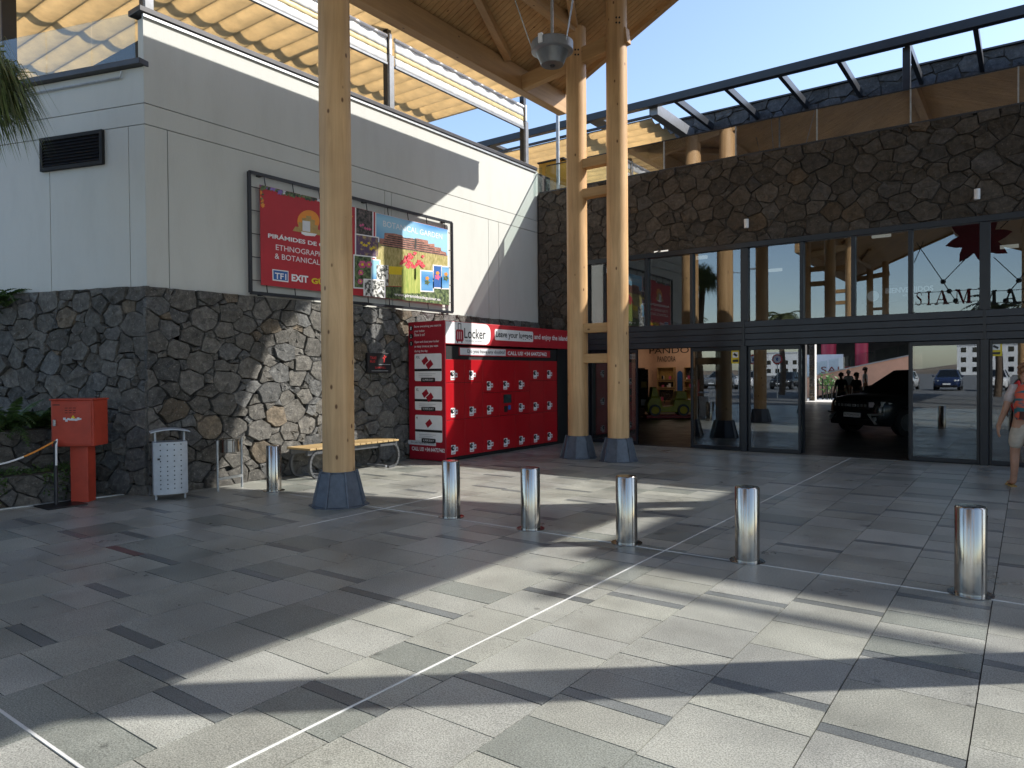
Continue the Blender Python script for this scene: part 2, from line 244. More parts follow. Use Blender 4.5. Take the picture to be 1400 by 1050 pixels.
# ------------------------------------------------------------------ mesh helpers
ORG = {}
class MB:
    def __init__(s): s.v = []; s.f = []; s.t = []
    def add(s, vs, fs, tint=None):
        o = len(s.v); s.v += [tuple(p) for p in vs]; s.f += [tuple(i + o for i in f) for f in fs]
        if tint is not None or s.t:
            s.t += [(1, 1, 1)] * (o - len(s.t)); s.t += [tint or (1, 1, 1)] * len(vs)
        return s
    def box(s, x0, x1, y0, y1, z0, z1, tint=None):
        vs = [(x0, y0, z0), (x1, y0, z0), (x1, y1, z0), (x0, y1, z0), (x0, y0, z1), (x1, y0, z1), (x1, y1, z1), (x0, y1, z1)]
        return s.add(vs, [(3, 2, 1, 0), (4, 5, 6, 7), (0, 1, 5, 4), (1, 2, 6, 5), (2, 3, 7, 6), (3, 0, 4, 7)], tint)
    def bar(s, p, q, wd, ht, up=(0, 0, 1), tint=None):
        """box beam from p to q, width wd (sideways) and height ht"""
        p = Vector(p); q = Vector(q); d = (q - p).normalized(); u = Vector(up)
        sd = d.cross(u)
        if sd.length < 1e-4: sd = d.cross(Vector((0, 1, 0)))
        sd.normalize(); u = sd.cross(d); a = sd * wd / 2; b = u * ht / 2
        vs = [p - a - b, p + a - b, p + a + b, p - a + b, q - a - b, q + a - b, q + a + b, q - a + b]
        return s.add(vs, [(0, 1, 2, 3), (7, 6, 5, 4), (0, 4, 5, 1), (1, 5, 6, 2), (2, 6, 7, 3), (3, 7, 4, 0)], tint)
    def tube(s, pts, r, n=8, cap=True, tint=None):
        pts = [Vector(p) for p in pts]; k = len(pts); rs = r if isinstance(r, (list, tuple)) else [r] * k
        vs = []; fs = []; prev = None
        for i, p in enumerate(pts):
            d = (pts[min(i + 1, k - 1)] - pts[max(i - 1, 0)]).normalized()
            if prev is None:
                a = d.orthogonal().normalized()
            else:
                a = (prev - d * prev.dot(d)).normalized()
            prev = a; b = d.cross(a)
            for j in range(n):
                t = 2 * pi * j / n; vs.append(p + (a * cos(t) + b * sin(t)) * rs[i])
        for i in range(k - 1):
            for j in range(n):
                fs.append((i * n + j, i * n + (j + 1) % n, (i + 1) * n + (j + 1) % n, (i + 1) * n + j))
        if cap: fs.append(tuple(reversed(range(n)))); fs.append(tuple(range((k - 1) * n, k * n)))
        return s.add(vs, fs, tint)
    def lathe(s, c, prof, n=24, axis='z'):
        vs = []; fs = []; c = Vector(c)
        for r, z in prof:
            for j in range(n):
                t = 2 * pi * j / n
                a, b = r * cos(t), r * sin(t)
                vs.append(c + (Vector((a, b, z)) if axis == 'z' else Vector((z, a, b)) if axis == 'x' else Vector((a, z, b))))
        for i in range(len(prof) - 1):
            for j in range(n):
                q = (i * n + j, i * n + (j + 1) % n, (i + 1) * n + (j + 1) % n, (i + 1) * n + j)
                fs.append(q if axis != 'y' else q[::-1])
        fs.append(tuple(reversed(range(n)))); fs.append(tuple(range((len(prof) - 1) * n, len(prof) * n)))
        return s.add(vs, fs)
    def prism(s, poly, off, tint=None):
        """polygon of 3D points extruded by vector off"""
        n = len(poly); off = Vector(off); P = [Vector(p) for p in poly]
        vs = P + [p + off for p in P]
        fs = [tuple(reversed(range(n))), tuple(range(n, 2 * n))] + [(i, (i + 1) % n, n + (i + 1) % n, n + i) for i in range(n)]
        return s.add(vs, fs, tint)
    def ball(s, c, r, n=10, m=6, tint=None):
        r = r if isinstance(r, (list, tuple)) else (r, r, r); vs = []; fs = []
        for i in range(m + 1):
            ph = pi * i / m - pi / 2
            for j in range(n):
                t = 2 * pi * j / n; vs.append((c[0] + r[0] * cos(ph) * cos(t), c[1] + r[1] * cos(ph) * sin(t), c[2] + r[2] * sin(ph)))
        for i in range(m):
            for j in range(n): fs.append((i * n + j, i * n + (j + 1) % n, (i + 1) * n + (j + 1) % n, (i + 1) * n + j))
        return s.add(vs, fs, tint)
    def build(s, name, m, parent=None, smooth=False, bevel=0.0, local=False, kind=None, angle=40):
        me = bpy.data.meshes.new(name); o = bpy.data.objects.new(name, me)
        vs = s.v
        if parent is not None and not local:
            ox, oy, oz = ORG.get(parent.name, (0, 0, 0)); vs = [(a - ox, b - oy, c - oz) for a, b, c in vs]
        me.from_pydata(vs, [], s.f); me.update()
        if s.t:
            s.t += [(1, 1, 1)] * (len(s.v) - len(s.t))
            at = me.attributes.new('tint', 'FLOAT_COLOR', 'POINT'); at.data.foreach_set('color', [c for t in s.t for c in (*t, 1)])
        if smooth:
            me.polygons.foreach_set('use_smooth', [True] * len(me.polygons))
            try: me.set_sharp_from_angle(angle=radians(angle))
            except Exception: pass
        me.materials.append(M[m] if isinstance(m, str) else m)
        COL.objects.link(o)
        if bevel > 0:
            md = o.modifiers.new('bevel', 'BEVEL'); md.width = bevel; md.segments = 2; md.limit_method = 'ANGLE'
        if parent is not None: o.parent = parent; ORG[o.name] = ORG.get(parent.name, (0, 0, 0))
        if kind: o['kind'] = kind
        return o
def tag(o, label, cat, group=None, kind=None):
    o['label'] = label; o['category'] = cat
    if group: o['group'] = group
    if kind: o['kind'] = kind
    return o
def thing(name, label, cat, loc=(0, 0, 0), rz=0.0, group=None):
    o = bpy.data.objects.new(name, None); COL.objects.link(o); o.location = loc; o.rotation_euler = (0, 0, rz)
    o.empty_display_size = 0.2; ORG[o.name] = tuple(loc)
    return tag(o, label, cat, group)
def struct(o): o['kind'] = 'structure'; return o
def copy_tree(o, parent=None):
    c = o.copy(); COL.objects.link(c); c.parent = parent
    for ch in [x for x in o.children]: copy_tree(ch, c)
    return c
def text(s, p0, right, up, width, height, m, parent, name='lettering', depth=0.004, bold=0.0, keep=None):
    """flat lettering fitted into width x height, lower left corner p0, standing 'depth' proud of its surface"""
    cu = bpy.data.curves.new('t', 'FONT'); cu.body = s; cu.size = 1.0; cu.offset = bold; cu.resolution_u = 3; cu.extrude = 0.0
    ob = bpy.data.objects.new('t', cu); me = bpy.data.meshes.new_from_object(ob)
    co = [tuple(v.co) for v in me.vertices]; fs = [tuple(p.vertices) for p in me.polygons]
    bpy.data.objects.remove(ob); bpy.data.curves.remove(cu); bpy.data.meshes.remove(me)
    x0 = min(c[0] for c in co); x1 = max(c[0] for c in co); y0 = min(c[1] for c in co); y1 = max(c[1] for c in co)
    r = Vector(right).normalized(); u = Vector(up).normalized(); n = r.cross(u); p0 = Vector(p0) + n * depth
    sx = width / (x1 - x0); sy = height / (y1 - y0)
    b = MB(); b.add([p0 + r * ((c[0] - x0) * sx) + u * ((c[1] - y0) * sy) for c in co], fs)
    return b.build(name, m, parent)
def cells_of(rect, rmin, rmax, gap, rng, ax=1.25):
    """tight rubble: weighted cells of scattered centres (stretched sideways), each shrunk by an uneven joint"""
    x0, x1, y0, y1 = rect[0] / ax, rect[1] / ax, rect[2], rect[3]; pts = []; n = int((x1 - x0) * (y1 - y0) / (rmin * rmin) * 16)
    for k in range(n):
        r = rmin + (rmax - rmin) * (1 - k / n) ** 1.6 * rng.uniform(0.6, 1); x, y = rng.uniform(x0, x1), rng.uniform(y0, y1)
        if all(abs(x - a) > 0.6 or (x - a) ** 2 + (y - b) ** 2 > ((r + c) * 0.82) ** 2 for a, b, c in pts): pts.append((x, y, r))
    out = []
    for i, (x, y, r) in enumerate(pts):
        poly = [(x0, y0), (x1, y0), (x1, y1), (x0, y1)]
        nb = sorted(((q[0] - x) ** 2 + (q[1] - y) ** 2, j) for j, q in enumerate(pts) if j != i and abs(q[0] - x) < 1.2 and abs(q[1] - y) < 1.2)
        for d2, j in nb[:24]:
            qx, qy, qr = pts[j]; d = sqrt(d2); nx, ny = (qx - x) / d, (qy - y) / d
            ga = (pts[min(i, j)][0] * 37.7 + pts[max(i, j)][1] * 91.3) % 1.0; da_ = (ga - 0.5) * 0.85          # the same skew for both neighbours
            lim = d / 2 + (r * r - qr * qr) / (2 * d); mx, my = x + nx * lim, y + ny * lim
            sx_, sy_ = (1 if i < j else -1) * 1.0, 0
            cx_, cy_ = nx * cos(da_) - ny * sin(da_), nx * sin(da_) + ny * cos(da_); g_ = gap * rng.uniform(0.4, 1.6)
            poly = clip_half(poly, mx - cx_ * g_, my - cy_ * g_, cx_, cy_)
            if len(poly) < 3: break
        if len(poly) >= 3 and poly_area(poly) > 0.0015: out.append([(px * ax, py) for px, py in poly])
    return out
def clip_half(poly, px, py, nx, ny):
    """keep the part of a convex polygon where (p - (px, py)) . n <= 0"""
    new = []
    for k in range(len(poly)):
        a = poly[k]; b = poly[(k + 1) % len(poly)]
        da = (a[0] - px) * nx + (a[1] - py) * ny; db = (b[0] - px) * nx + (b[1] - py) * ny
        if da <= 0: new.append(a)
        if da * db < 0: t = da / (da - db); new.append((a[0] + (b[0] - a[0]) * t, a[1] + (b[1] - a[1]) * t))
    return new
def poly_area(p): return 0.5 * abs(sum(p[i][0] * p[(i + 1) % len(p)][1] - p[(i + 1) % len(p)][0] * p[i][1] for i in range(len(p))))
def stone_into(b, poly, to3, depth, rng, tint):
    """one rough stone: its outline raised from the wall, edges chipped, face uneven"""
    n0 = len(poly); cx = sum(p[0] for p in poly) / n0; cy = sum(p[1] for p in poly) / n0
    ring = []
    for k in range(n0):
        a = poly[k]; c = poly[(k + 1) % n0]; ln = sqrt((a[0] - c[0]) ** 2 + (a[1] - c[1]) ** 2)
        if ln < 0.02: continue
        ring.append(a)
        if ln > 0.12:
            t = rng.uniform(0.35, 0.65); j = rng.uniform(-0.012, 0.008); ex, ey = (c[1] - a[1]) / ln, -(c[0] - a[0]) / ln
            ring.append((a[0] + (c[0] - a[0]) * t + ex * j, a[1] + (c[1] - a[1]) * t + ey * j))
    n = len(ring)
    if n < 3: return
    if sum(ring[i][0] * ring[(i + 1) % n][1] - ring[(i + 1) % n][0] * ring[i][1] for i in range(n)) < 0: ring.reverse()
    tx, ty = rng.uniform(-0.10, 0.10), rng.uniform(-0.10, 0.10)
    vs = []
    for sc, dp, jt in ((1.0, 0.0, 0.0), (0.996, 0.7, 0.004), (0.955, 1.0, 0.008), (0.5, 1.0, 0.022)):
        for (x, y) in ring:
            rr = rng.uniform(-1, 1)
            px = cx + (x - cx) * sc + rng.uniform(-1, 1) * jt * 0.5; py = cy + (y - cy) * sc + rng.uniform(-1, 1) * jt * 0.5
            vs.append(to3(px, py, depth * dp + rr * jt + (tx * (px - cx) + ty * (py - cy)) * (dp > 0.3)))
    vs.append(to3(cx, cy, depth * 1.1 + rng.uniform(-0.01, 0.01)))
    fs = []
    for L in range(3):
        for k in range(n): fs.append((L * n + k, L * n + (k + 1) % n, (L + 1) * n + (k + 1) % n, (L + 1) * n + k))
    for k in range(n): fs.append((3 * n + k, 3 * n + (k + 1) % n, 4 * n))
    b.add(vs, fs, tint)
def masonry(rect, to3, parent, m, seed, amin=0.07, amax=0.2, gap=0.004, depth=0.05, warm=0.07, single=lambda x, y: True, hole=None, cap=300):
    rng = random.Random(seed); cells = cells_of(rect, amin, amax, gap, rng); rest = MB(); cells.sort(key=lambda p: -poly_area(p)); made = 0
    for poly in cells:
        cx = sum(p[0] for p in poly) / len(poly); cy = sum(p[1] for p in poly) / len(poly)
        if hole and hole(cx, cy): continue
        v = rng.uniform(0.72, 1.24); tint = (v, v, v)
        if rng.random() < warm: tint = (v * 1.18, v * 1.02, v * 0.84)
        elif rng.random() < 0.3: tint = (v * 0.93, v * 0.98, v * 1.06)
        own = made < cap and single(cx, cy); made += own; b = MB() if own else rest
        stone_into(b, poly, to3, depth * rng.uniform(0.55, 1.45), rng, tint)
        if b is not rest and b.v: b.build('stone', m, parent, smooth=True, angle=38)
    if rest.v: rest.build('small_stones', m, parent, smooth=True, angle=38, kind='stuff')

# ------------------------------------------------------------------ THE SETTING: ground and paving
WX, GY = -9.58, 14.3           # plane of the white wall (x) and of the glass front (y)
b = MB(); b.box(-400, 400, -400, 400, -0.6, -0.03); struct(b.build('ground', 'asphalt'))
b = MB(); b.box(-16, 9, -6, 14.26, -0.028, -0.012); paving = struct(b.build('paving', 'joint'))
RED = atz(118, 764)
def lay_tiles():
    rng = random.Random(5); pitch = 0.565; tiles = []
    cols = range(-26, 16)
    for c in cols:
        x0 = -0.765 + c * pitch; x1 = x0 + pitch
        y = -5.9 + rng.uniform(0, 0.5); since = rng.uniform(0, 1.5)
        while y < 14.2:
            if since > rng.uniform(0.9, 2.2):
                ln = 0.088; since = 0; v = rng.uniform(0.42, 0.58); tint = (v * 0.95, v, v * 1.08)
                if x0 < RED.x < x1 and abs(y - RED.y) < 0.75: tint = (0.48, 0.26, 0.27)
            else:
                ln = rng.choice((0.27, 0.28, 0.38, 0.47, 0.565)); since += ln
                v = rng.choice((1.0, 1.04, 0.98, 0.95, 0.9, 0.86, 0.72, 1.06)) * rng.uniform(0.95, 1.05); tint = (v, v * 0.995, v * rng.uniform(0.95, 1.0))
                if v < 0.8: tint = (v * 0.96, v, v * 0.98)
            y1 = min(y + ln, 14.24); tiles.append((x0, x1, y, y1, tint)); y = y1
    g = 0.003; shown = []; rest = MB()
    def mesh(b, t):
        x0, x1, y0, y1, tint = t; h = rng.uniform(-0.0012, 0.0012); c = 0.0
        vs = [(x0 + g, y0 + g, -0.012), (x1 - g, y0 + g, -0.012), (x1 - g, y1 - g, -0.012), (x0 + g, y1 - g, -0.012)]
        vs += [(x0 + g, y0 + g, h - c), (x1 - g, y0 + g, h - c), (x1 - g, y1 - g, h - c), (x0 + g, y1 - g, h - c)]
        k = [h + rng.uniform(-0.0008, 0.0008) for _ in range(4)]
        vs += [(x0 + g + c, y0 + g + c, k[0]), (x1 - g - c, y0 + g + c, k[1]), (x1 - g - c, y1 - g - c, k[2]), (x0 + g + c, y1 - g - c, k[3])]
        fs = [(8, 9, 10, 11)] + [(i + L, (i + 1) % 4 + L, (i + 1) % 4 + L + 4, i + L + 4) for L in (0, 4) for i in range(4)]
        b.add(vs, fs, tint)
    cand = []
    for t in tiles:
        p = Vector(((t[0] + t[1]) / 2, (t[2] + t[3]) / 2, -EYE)); z = p.dot(FW)
        px = CX + FPX * p.dot(RT) / z if z > 0.3 else -9999; py = CY - FPX * p.dot(UP) / z if z > 0.3 else 9999
        vis = -60 < px < 1460 and py < 1110
        cand.append((-(t[1] - t[0]) * (t[3] - t[2]) / max(z, 0.3) ** 3 if vis else 1, t))
    cand.sort(key=lambda q: q[0])
    for i, (s, t) in enumerate(cand):
        if i < 300 and s < 0:
            b = MB(); mesh(b, t); b.build('paving_tile', 'granite', paving)
        else: mesh(rest, t)
    rest.build('far_paving_tiles', 'granite', paving, kind='stuff')
lay_tiles()
for nm, q in (('metal_strip', (-2.640, -2.630, -5, 14.2)), ('metal_strip', (-9.4, -2.0, 1.284, 1.298)), ('metal_strip', (-8.0, 6, 5.93, 5.938)), ('metal_strip', (-6.205, -6.197, 4.7, 7.2))):
    b = MB(); b.box(q[0], q[1], q[2], q[3], -0.005, 0.0035); b.build(nm, 'strip', paving)

# ------------------------------------------------------------------ WHITE BUILDING (left)
wb = thing('white_building', 'white plastered building on a dark rubble stone base with roof terrace', 'building', (WX, 4.87, 0))
FD = Vector((-0.9535, -0.3015, 0)).normalized(); FN = Vector((0.3015, -0.9535, 0)).normalized()   # left facade: direction away from the corner, outward normal
C0 = Vector((WX, 4.87, 0)); ST = 2.80; TOPZ = 6.44; LTOP = 5.74
def LF(s, d, z): return C0 + FD * s + FN * d + Vector((0, 0, z))
# panel layout of the plaster, joints between panels are real recesses
core = MB(); core.box(-20, WX - 0.03, 5.2, 14.9, ST, TOPZ - 0.02); core.prism([LF(0.04, -0.03, ST), LF(11, -0.03, ST), LF(11, -3, ST), LF(0.3, -0.6, ST)], (0, 0, LTOP - ST - 0.02))
core.build('wall_core', 'mortar', wb)
jz = [ST, 4.97, 5.25, TOPZ]; g = 0.006
front = [[4.87, 5.18, 9.25, 9.42, 12.35, 12.72, 14.3], [4.87, 14.3], [4.87, 14.3]]
for r in range(3):
    for k in range(len(front[r]) - 1):
        b = MB(); b.box(WX - 0.03, WX, front[r][k] + (g if k else -0.0), front[r][k + 1] - g, jz[r] + (g if r else 0), jz[r + 1] - g); b.build('plaster_panel', 'plaster', wb)
side = [[0.0, 0.28, 1.72, 6, 11], [0.0, 11], [0.0, 11]]; jz2 = [ST, 4.97, 5.25, LTOP]
for r in range(3):
    for k in range(len(side[r]) - 1):
        s0 = side[r][k] + g; s1 = side[r][k + 1] - g
        b = MB(); b.prism([LF(s0, -0.03, jz2[r] + g), LF(s1, -0.03, jz2[r] + g), LF(s1, 0, jz2[r] + g), LF(s0, 0, jz2[r] + g)], (0, 0, jz2[r + 1] - jz2[r] - 2 * g)); b.build('plaster_panel', 'plaster', wb)
# upstand of the front parapet at the corner, copings
b = MB(); b.box(WX - 0.20, WX - 0.034, 4.90, 5.16, LTOP, TOPZ - 0.03); b.build('parapet_end', 'plaster', wb)
b = MB(); b.box(WX - 0.26, WX + 0.05, 4.80, 14.22, TOPZ, TOPZ + 0.075); b.build('front_coping', 'coping', wb, bevel=0.008)
b = MB(); b.box(WX + 0.001, WX + 0.03, 4.86, 14.22, TOPZ - 0.05, TOPZ - 0.005); b.build('coping_flashing', 'galv', wb)
b = MB(); b.prism([LF(-0.02, -0.25, LTOP), LF(9, -0.25, LTOP), LF(9, 0.09, LTOP), LF(-0.02, 0.09, LTOP)], (0, 0, 0.08)); b.build('side_coping', 'coping', wb, bevel=0.008)
b = MB(); b.tube([LF(0.35, 0.03, LTOP - 0.03), LF(0.38, 0.03, LTOP - 0.11), LF(8.5, 0.03, LTOP - 0.13)], 0.012, 8); b.build('conduit', 'galv', wb)
# louvred vent in the left facade
v0 = atpl(58, 190, C0, FN); v1 = atpl(143, 178, C0, FN); v2 = atpl(143, 225, C0, FN); sA = (v1 - C0).dot(FD); sB = (v0 - C0).dot(FD); zA = v2.z; zB = v1.z
b = MB()
for (a0, a1, z0, z1) in ((sA, sB, zB - 0.05, zB), (sA, sB, zA, zA + 0.05), (sA, sA + 0.05, zA + 0.05, zB - 0.05), (sB - 0.05, sB, zA + 0.05, zB - 0.05)):
    b.prism([LF(a0, 0.002, z0), LF(a1, 0.002, z0), LF(a1, 0.05, z0), LF(a0, 0.05, z0)], (0, 0, z1 - z0))
vent = b.build('louvre_vent', 'blackmatt', wb)
b = MB(); b.prism([LF(sA + .05, 0.003, zA + .05), LF(sB - .05, 0.003, zA + .05), LF(sB - .05, 0.008, zA + .05), LF(sA + .05, 0.008, zA + .05)], (0, 0, zB - zA - 0.1)); b.build('vent_back', 'blackmatt', vent)
ns = 8
for k in range(ns):
    z = zA + 0.06 + (zB - zA - 0.12) * (k + 0.1) / ns; h = (zB - zA - 0.12) / ns
    b = MB(); b.prism([LF(sA + .05, 0.045, z), LF(sA + .05, 0.012, z + h * 0.95), LF(sA + .05, 0.008, z + h * 0.95), LF(sA + .05, 0.040, z)], FD * (sB - sA - 0.1)); b.build('louvre_slat', 'steel_black', vent)
# rubble stone base
b = MB(); b.box(-20, WX + 0.02, 5.2, 14.3, 0, ST - 0.03); b.prism([LF(0.0, 0.02, 0), LF(11, 0.02, 0), LF(11, -3, 0), LF(0.3, -0.6, 0), LF(0.0, -0.4, 0)], (0, 0, ST - 0.03)); b.box(WX - 0.6, WX + 0.02, 4.87, 5.3, 0, ST - 0.03)
base = b.build('stone_base', 'mortar', wb)
masonry((4.80, 14.26, 0.0, ST), lambda u, v, d: (WX + 0.02 + d + (ST - v) * 0.022, u, v), base, 'basalt', 11, 0.05, 0.19, depth=0.055, cap=200, single=lambda x, y: x < 10.0)
masonry((-0.06, 3.6, 0.0, ST), lambda u, v, d: tuple(LF(u, 0.02 + d + (ST - v) * 0.02, v)), base, 'basalt', 12, 0.05, 0.19, depth=0.055, cap=95)
for s in (0.001,):
    b = MB(); b.box(-20, WX - 0.3, 5.3, 14.2, 5.5, 5.6); b.build('terrace_floor', 'hall_dark', wb)

# ------------------------------------------------------------------ MALL BUILDING (stone front over glass)
mb = thing('mall_building', 'mall entrance building with brown rubble stone front over dark framed glass', 'building', (-3, GY, 0))
b = MB(); b.box(-9.9, 8.0, GY - 0.02, GY + 0.3, 4.17, 5.87); b.box(-9.9, -8.27, GY - 0.02, GY + 0.3, 0, 4.17)
sf = b.build('stone_front', 'mortar', mb)
masonry((-9.52, 7.9, 4.16, 5.89), lambda u, v, d: (u, GY - 0.02 - d, v), sf, 'basalt_brown', 21, 0.06, 0.2, depth=0.04, cap=245, warm=0.04, single=lambda x, y: x < 1.5)
masonry((-9.52, -8.26, 0.0, 4.17), lambda u, v, d: (u, GY - 0.02 - d, v), sf, 'basalt_brown', 22, 0.06, 0.19, depth=0.04, cap=50, warm=0.04)
b = MB(); b.box(-9.5, 7.9, GY - 0.06, GY + 0.28, 5.885, 5.92); b.build('stone_coping', 'coping', mb)
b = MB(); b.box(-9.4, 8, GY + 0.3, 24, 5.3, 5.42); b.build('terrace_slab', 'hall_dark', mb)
# upper window frame
b = MB(); b.box(-8.26, 8, GY - 0.08, GY + 0.12, 4.06, 4.165); b.build('top_frame', 'frame', mb, bevel=0.006)
b = MB(); b.box(-8.26, -8.16, GY - 0.08, GY + 0.12, 0, 4.06); b.build('side_frame', 'frame', mb, bevel=0.006)
mull = [-7.64, -6.72, -5.70, -4.60, -3.51, -2.61, -1.69, -0.60, 0.32, 1.25, 2.2, 3.3, 4.4, 5.5, 6.6, 7.7]
thick = {-4.60, -0.60, 3.3, 7.7}
for x in mull:
    wd = 0.075 if x in thick else 0.035
    b = MB(); b.box(x - wd, x + wd, GY - 0.07, GY + 0.11, 2.60, 4.058); b.build('mullion', 'frame', mb, bevel=0.005)
edges = [-8.16] + mull
for k in range(len(edges) - 1):
    a = edges[k] + (0.075 if edges[k] in thick else 0.035 if k else 0.0); c = edges[k + 1] - (0.075 if edges[k + 1] in thick else 0.035)
    rp = random.Random(k); tl = rp.uniform(-0.004, 0.004)
    b = MB(); b.prism([(a, GY, 2.6), (c, GY + tl, 2.6), (c, GY + tl + 0.012, 2.6), (a, GY + 0.012, 2.6)], (0, rp.uniform(-0.003, 0.003), 1.458)); b.build('window_pane', 'glass', mb)
# header: four flat boards with shadow gaps
for k in range(4):
    z0 = 2.105 + k * 0.124
    b = MB(); b.box(-8.159, 8, GY - 0.10 - 0.004 * k, GY + 0.1, z0, z0 + 0.116); b.build('header_board', 'header', mb, bevel=0.004)
b = MB(); b.box(-8.159, 8, GY - 0.07, GY + 0.08, 2.10, 2.598); b.build('header_core', 'blackmatt', mb)
for x in (-4.60, -0.60, 3.3, 7.7):
    b = MB(); b.box(x - 0.06, x + 0.06, GY - 0.13, GY + 0.1, 0, 2.104); b.build('door_post', 'frame', mb, bevel=0.006)
    b = MB(); b.box(x - 0.022, x + 0.022, GY - 0.125, GY - 0.1, 2.106, 2.6); b.build('post_cover', 'frame', mb)
def leaf(x0, x1, y=GY - 0.03, name='sliding_door'):
    f = MB(); t = 0.045
    f.box(x0, x0 + t, y - 0.03, y + 0.03, 0.012, 2.095); f.box(x1 - t, x1, y - 0.03, y + 0.03, 0.012, 2.095)
    f.box(x0 + t, x1 - t, y - 0.03, y + 0.03, 0.012, 0.085); f.box(x0 + t, x1 - t, y - 0.03, y + 0.03, 2.02, 2.095)
    o = f.build(name, 'frame', mb, bevel=0.004)
    p = MB(); p.box(x0 + t, x1 - t, y - 0.006, y + 0.006, 0.085, 2.02); p.build('door_pane', 'glass', o)
    return o
leaf(-8.15, -7.55, GY + 0.02, 'side_light'); leaf(-7.54, -6.95)
d1 = leaf(-5.73, -4.665); d2 = leaf(-4.535, -3.53); d3 = leaf(-1.70, -0.665); leaf(-0.535, 0.5); leaf(2.3, 3.23); leaf(3.37, 4.4)
leaf(5.6, 7.6)
# second row of stacked open leaf behind each shown leaf
leaf(-5.70, -4.68, GY + 0.14); leaf(-4.52, -3.50, GY + 0.14); leaf(-1.74, -0.68, GY + 0.14)
for (px0, py0, px1, py1, dd) in ((1000, 479, 1011, 497, GY - 0.04), (1353, 468, 1370, 487, GY - 0.04)):
    p0 = aty(px0, py1, dd); p1 = aty(px1, py0, dd)
    b = MB(); b.box(p0.x, p1.x, dd - 0.003, dd - 0.001, p0.z, p1.z); n = b.build('notice_sticker', 'yellow', mb); n['label'] = 'yellow surveillance notice with a white camera pictogram'
    b = MB(); w_ = p1.x - p0.x; h_ = p1.z - p0.z; b.box(p0.x + w_ * .15, p1.x - w_ * .15, dd - 0.0045, dd - 0.0032, p0.z + h_ * .45, p1.z - h_ * .12); b.build('notice_picture', 'white', n)
    b = MB(); b.bar((p0.x + w_ * .3, dd - 0.006, p0.z + h_ * .75), (p0.x + w_ * .7, dd - 0.006, p0.z + h_ * .58), 0.002, h_ * .16); b.build('camera_symbol', 'black', n)
    b = MB(); b.box(p0.x + w_ * .15, p1.x - w_ * .15, dd - 0.0045, dd - 0.0032, p0.z + h_ * .12, p0.z + h_ * .3); b.build('notice_text', 'black', n)
# hall interior
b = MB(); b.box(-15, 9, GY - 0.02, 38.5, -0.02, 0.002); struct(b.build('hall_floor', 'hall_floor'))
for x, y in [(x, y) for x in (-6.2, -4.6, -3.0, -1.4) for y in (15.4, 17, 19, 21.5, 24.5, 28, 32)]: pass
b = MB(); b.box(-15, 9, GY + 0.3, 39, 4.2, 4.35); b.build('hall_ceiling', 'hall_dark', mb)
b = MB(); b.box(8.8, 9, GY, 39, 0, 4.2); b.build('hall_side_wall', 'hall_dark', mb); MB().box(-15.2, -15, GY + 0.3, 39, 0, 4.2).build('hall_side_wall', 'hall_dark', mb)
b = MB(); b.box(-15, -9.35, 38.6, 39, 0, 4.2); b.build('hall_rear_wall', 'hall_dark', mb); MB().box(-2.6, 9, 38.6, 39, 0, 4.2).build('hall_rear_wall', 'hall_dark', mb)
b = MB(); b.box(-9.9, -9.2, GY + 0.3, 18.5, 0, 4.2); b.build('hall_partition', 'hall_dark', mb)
for (px, py) in ((905, 346), (957, 353), (1060, 370), (1205, 323), (1380, 338)):
    p = atz(px, py, 4.15)
    b = MB(); b.box(p.x - 0.16, p.x + 0.16, p.y - 0.05, p.y + 0.05, 4.13, 4.198); b.build('ceiling_light', 'lcp', mb)
# upper rear wall of dark stone
b = MB(); b.box(-8.45, 9, 19.1, 19.4, 5.42, 8.60); uw = b.build('upper_wall', 'mortar', mb)
masonry((-8.45, 8.9, 6.6, 8.66), lambda u, v, d: (u, 19.1 - d, v), uw, 'basalt_dark', 31, 0.10, 0.26, depth=0.04, warm=0.0, single=lambda x, y: x < 1.2)
MB().box(-8.45, 9, 19.0, 19.42, 8.661, 8.70).build('upper_coping', 'coping', mb)
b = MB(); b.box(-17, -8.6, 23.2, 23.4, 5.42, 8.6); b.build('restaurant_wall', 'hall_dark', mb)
for px, py in ((1021, 306), (1336, 266)):
    p = aty(px, py, GY - 0.13)
    t_ = tag(MB().lathe((p.x, GY - 0.155, p.z - 0.09), [(0.02, 0), (0.045, 0.004), (0.045, 0.176), (0.02, 0.18)], 16).build('wall_lamp', 'white', None, smooth=True), 'white cylinder lamp on the stone front ' + ('above the thick door post' if px < 1100 else 'near the right edge'), 'lamp', 'white wall lamps on the stone front')
    MB().box(p.x - 0.02, p.x + 0.02, GY - 0.12, GY - 0.03, p.z - 0.04, p.z + 0.04).build('bracket', 'white', t_)

# glass balustrades
gr = thing('glass_balustrade', 'frameless glass balustrade on top of the brown stone front', 'balustrade', (-3, GY + 0.12, 5.92))
xs = [aty(px, 200, GY + 0.12).x for px in (745, 830, 908, 1006, 1117, 1245, 1392)] + [1.3, 2.7, 4.1, 5.5, 7.0]
for k in range(len(xs) - 1):
    b = MB(); b.box(xs[k] + 0.012, xs[k + 1] - 0.012, GY + 0.115, GY + 0.129, 5.925, 6.56); b.build('glass_pane', 'glass_solar' if k else 'glass_rail', gr)
    b = MB(); b.box(xs[k + 1] - 0.012, xs[k + 1] + 0.012, GY + 0.10, GY + 0.145, 5.921, 6.562); b.build('pane_edge', 'galv', gr)
b = MB(); b.box(-9.4, 7, GY + 0.105, GY + 0.14, 6.562, 6.58); b.build('top_rail', 'steel_black', gr)
p = MB(); p.box(-9.56, -9.42, GY - 0.05, GY - 0.04, 5.93, 6.50); p.build('end_pane', 'glass_rail', gr)
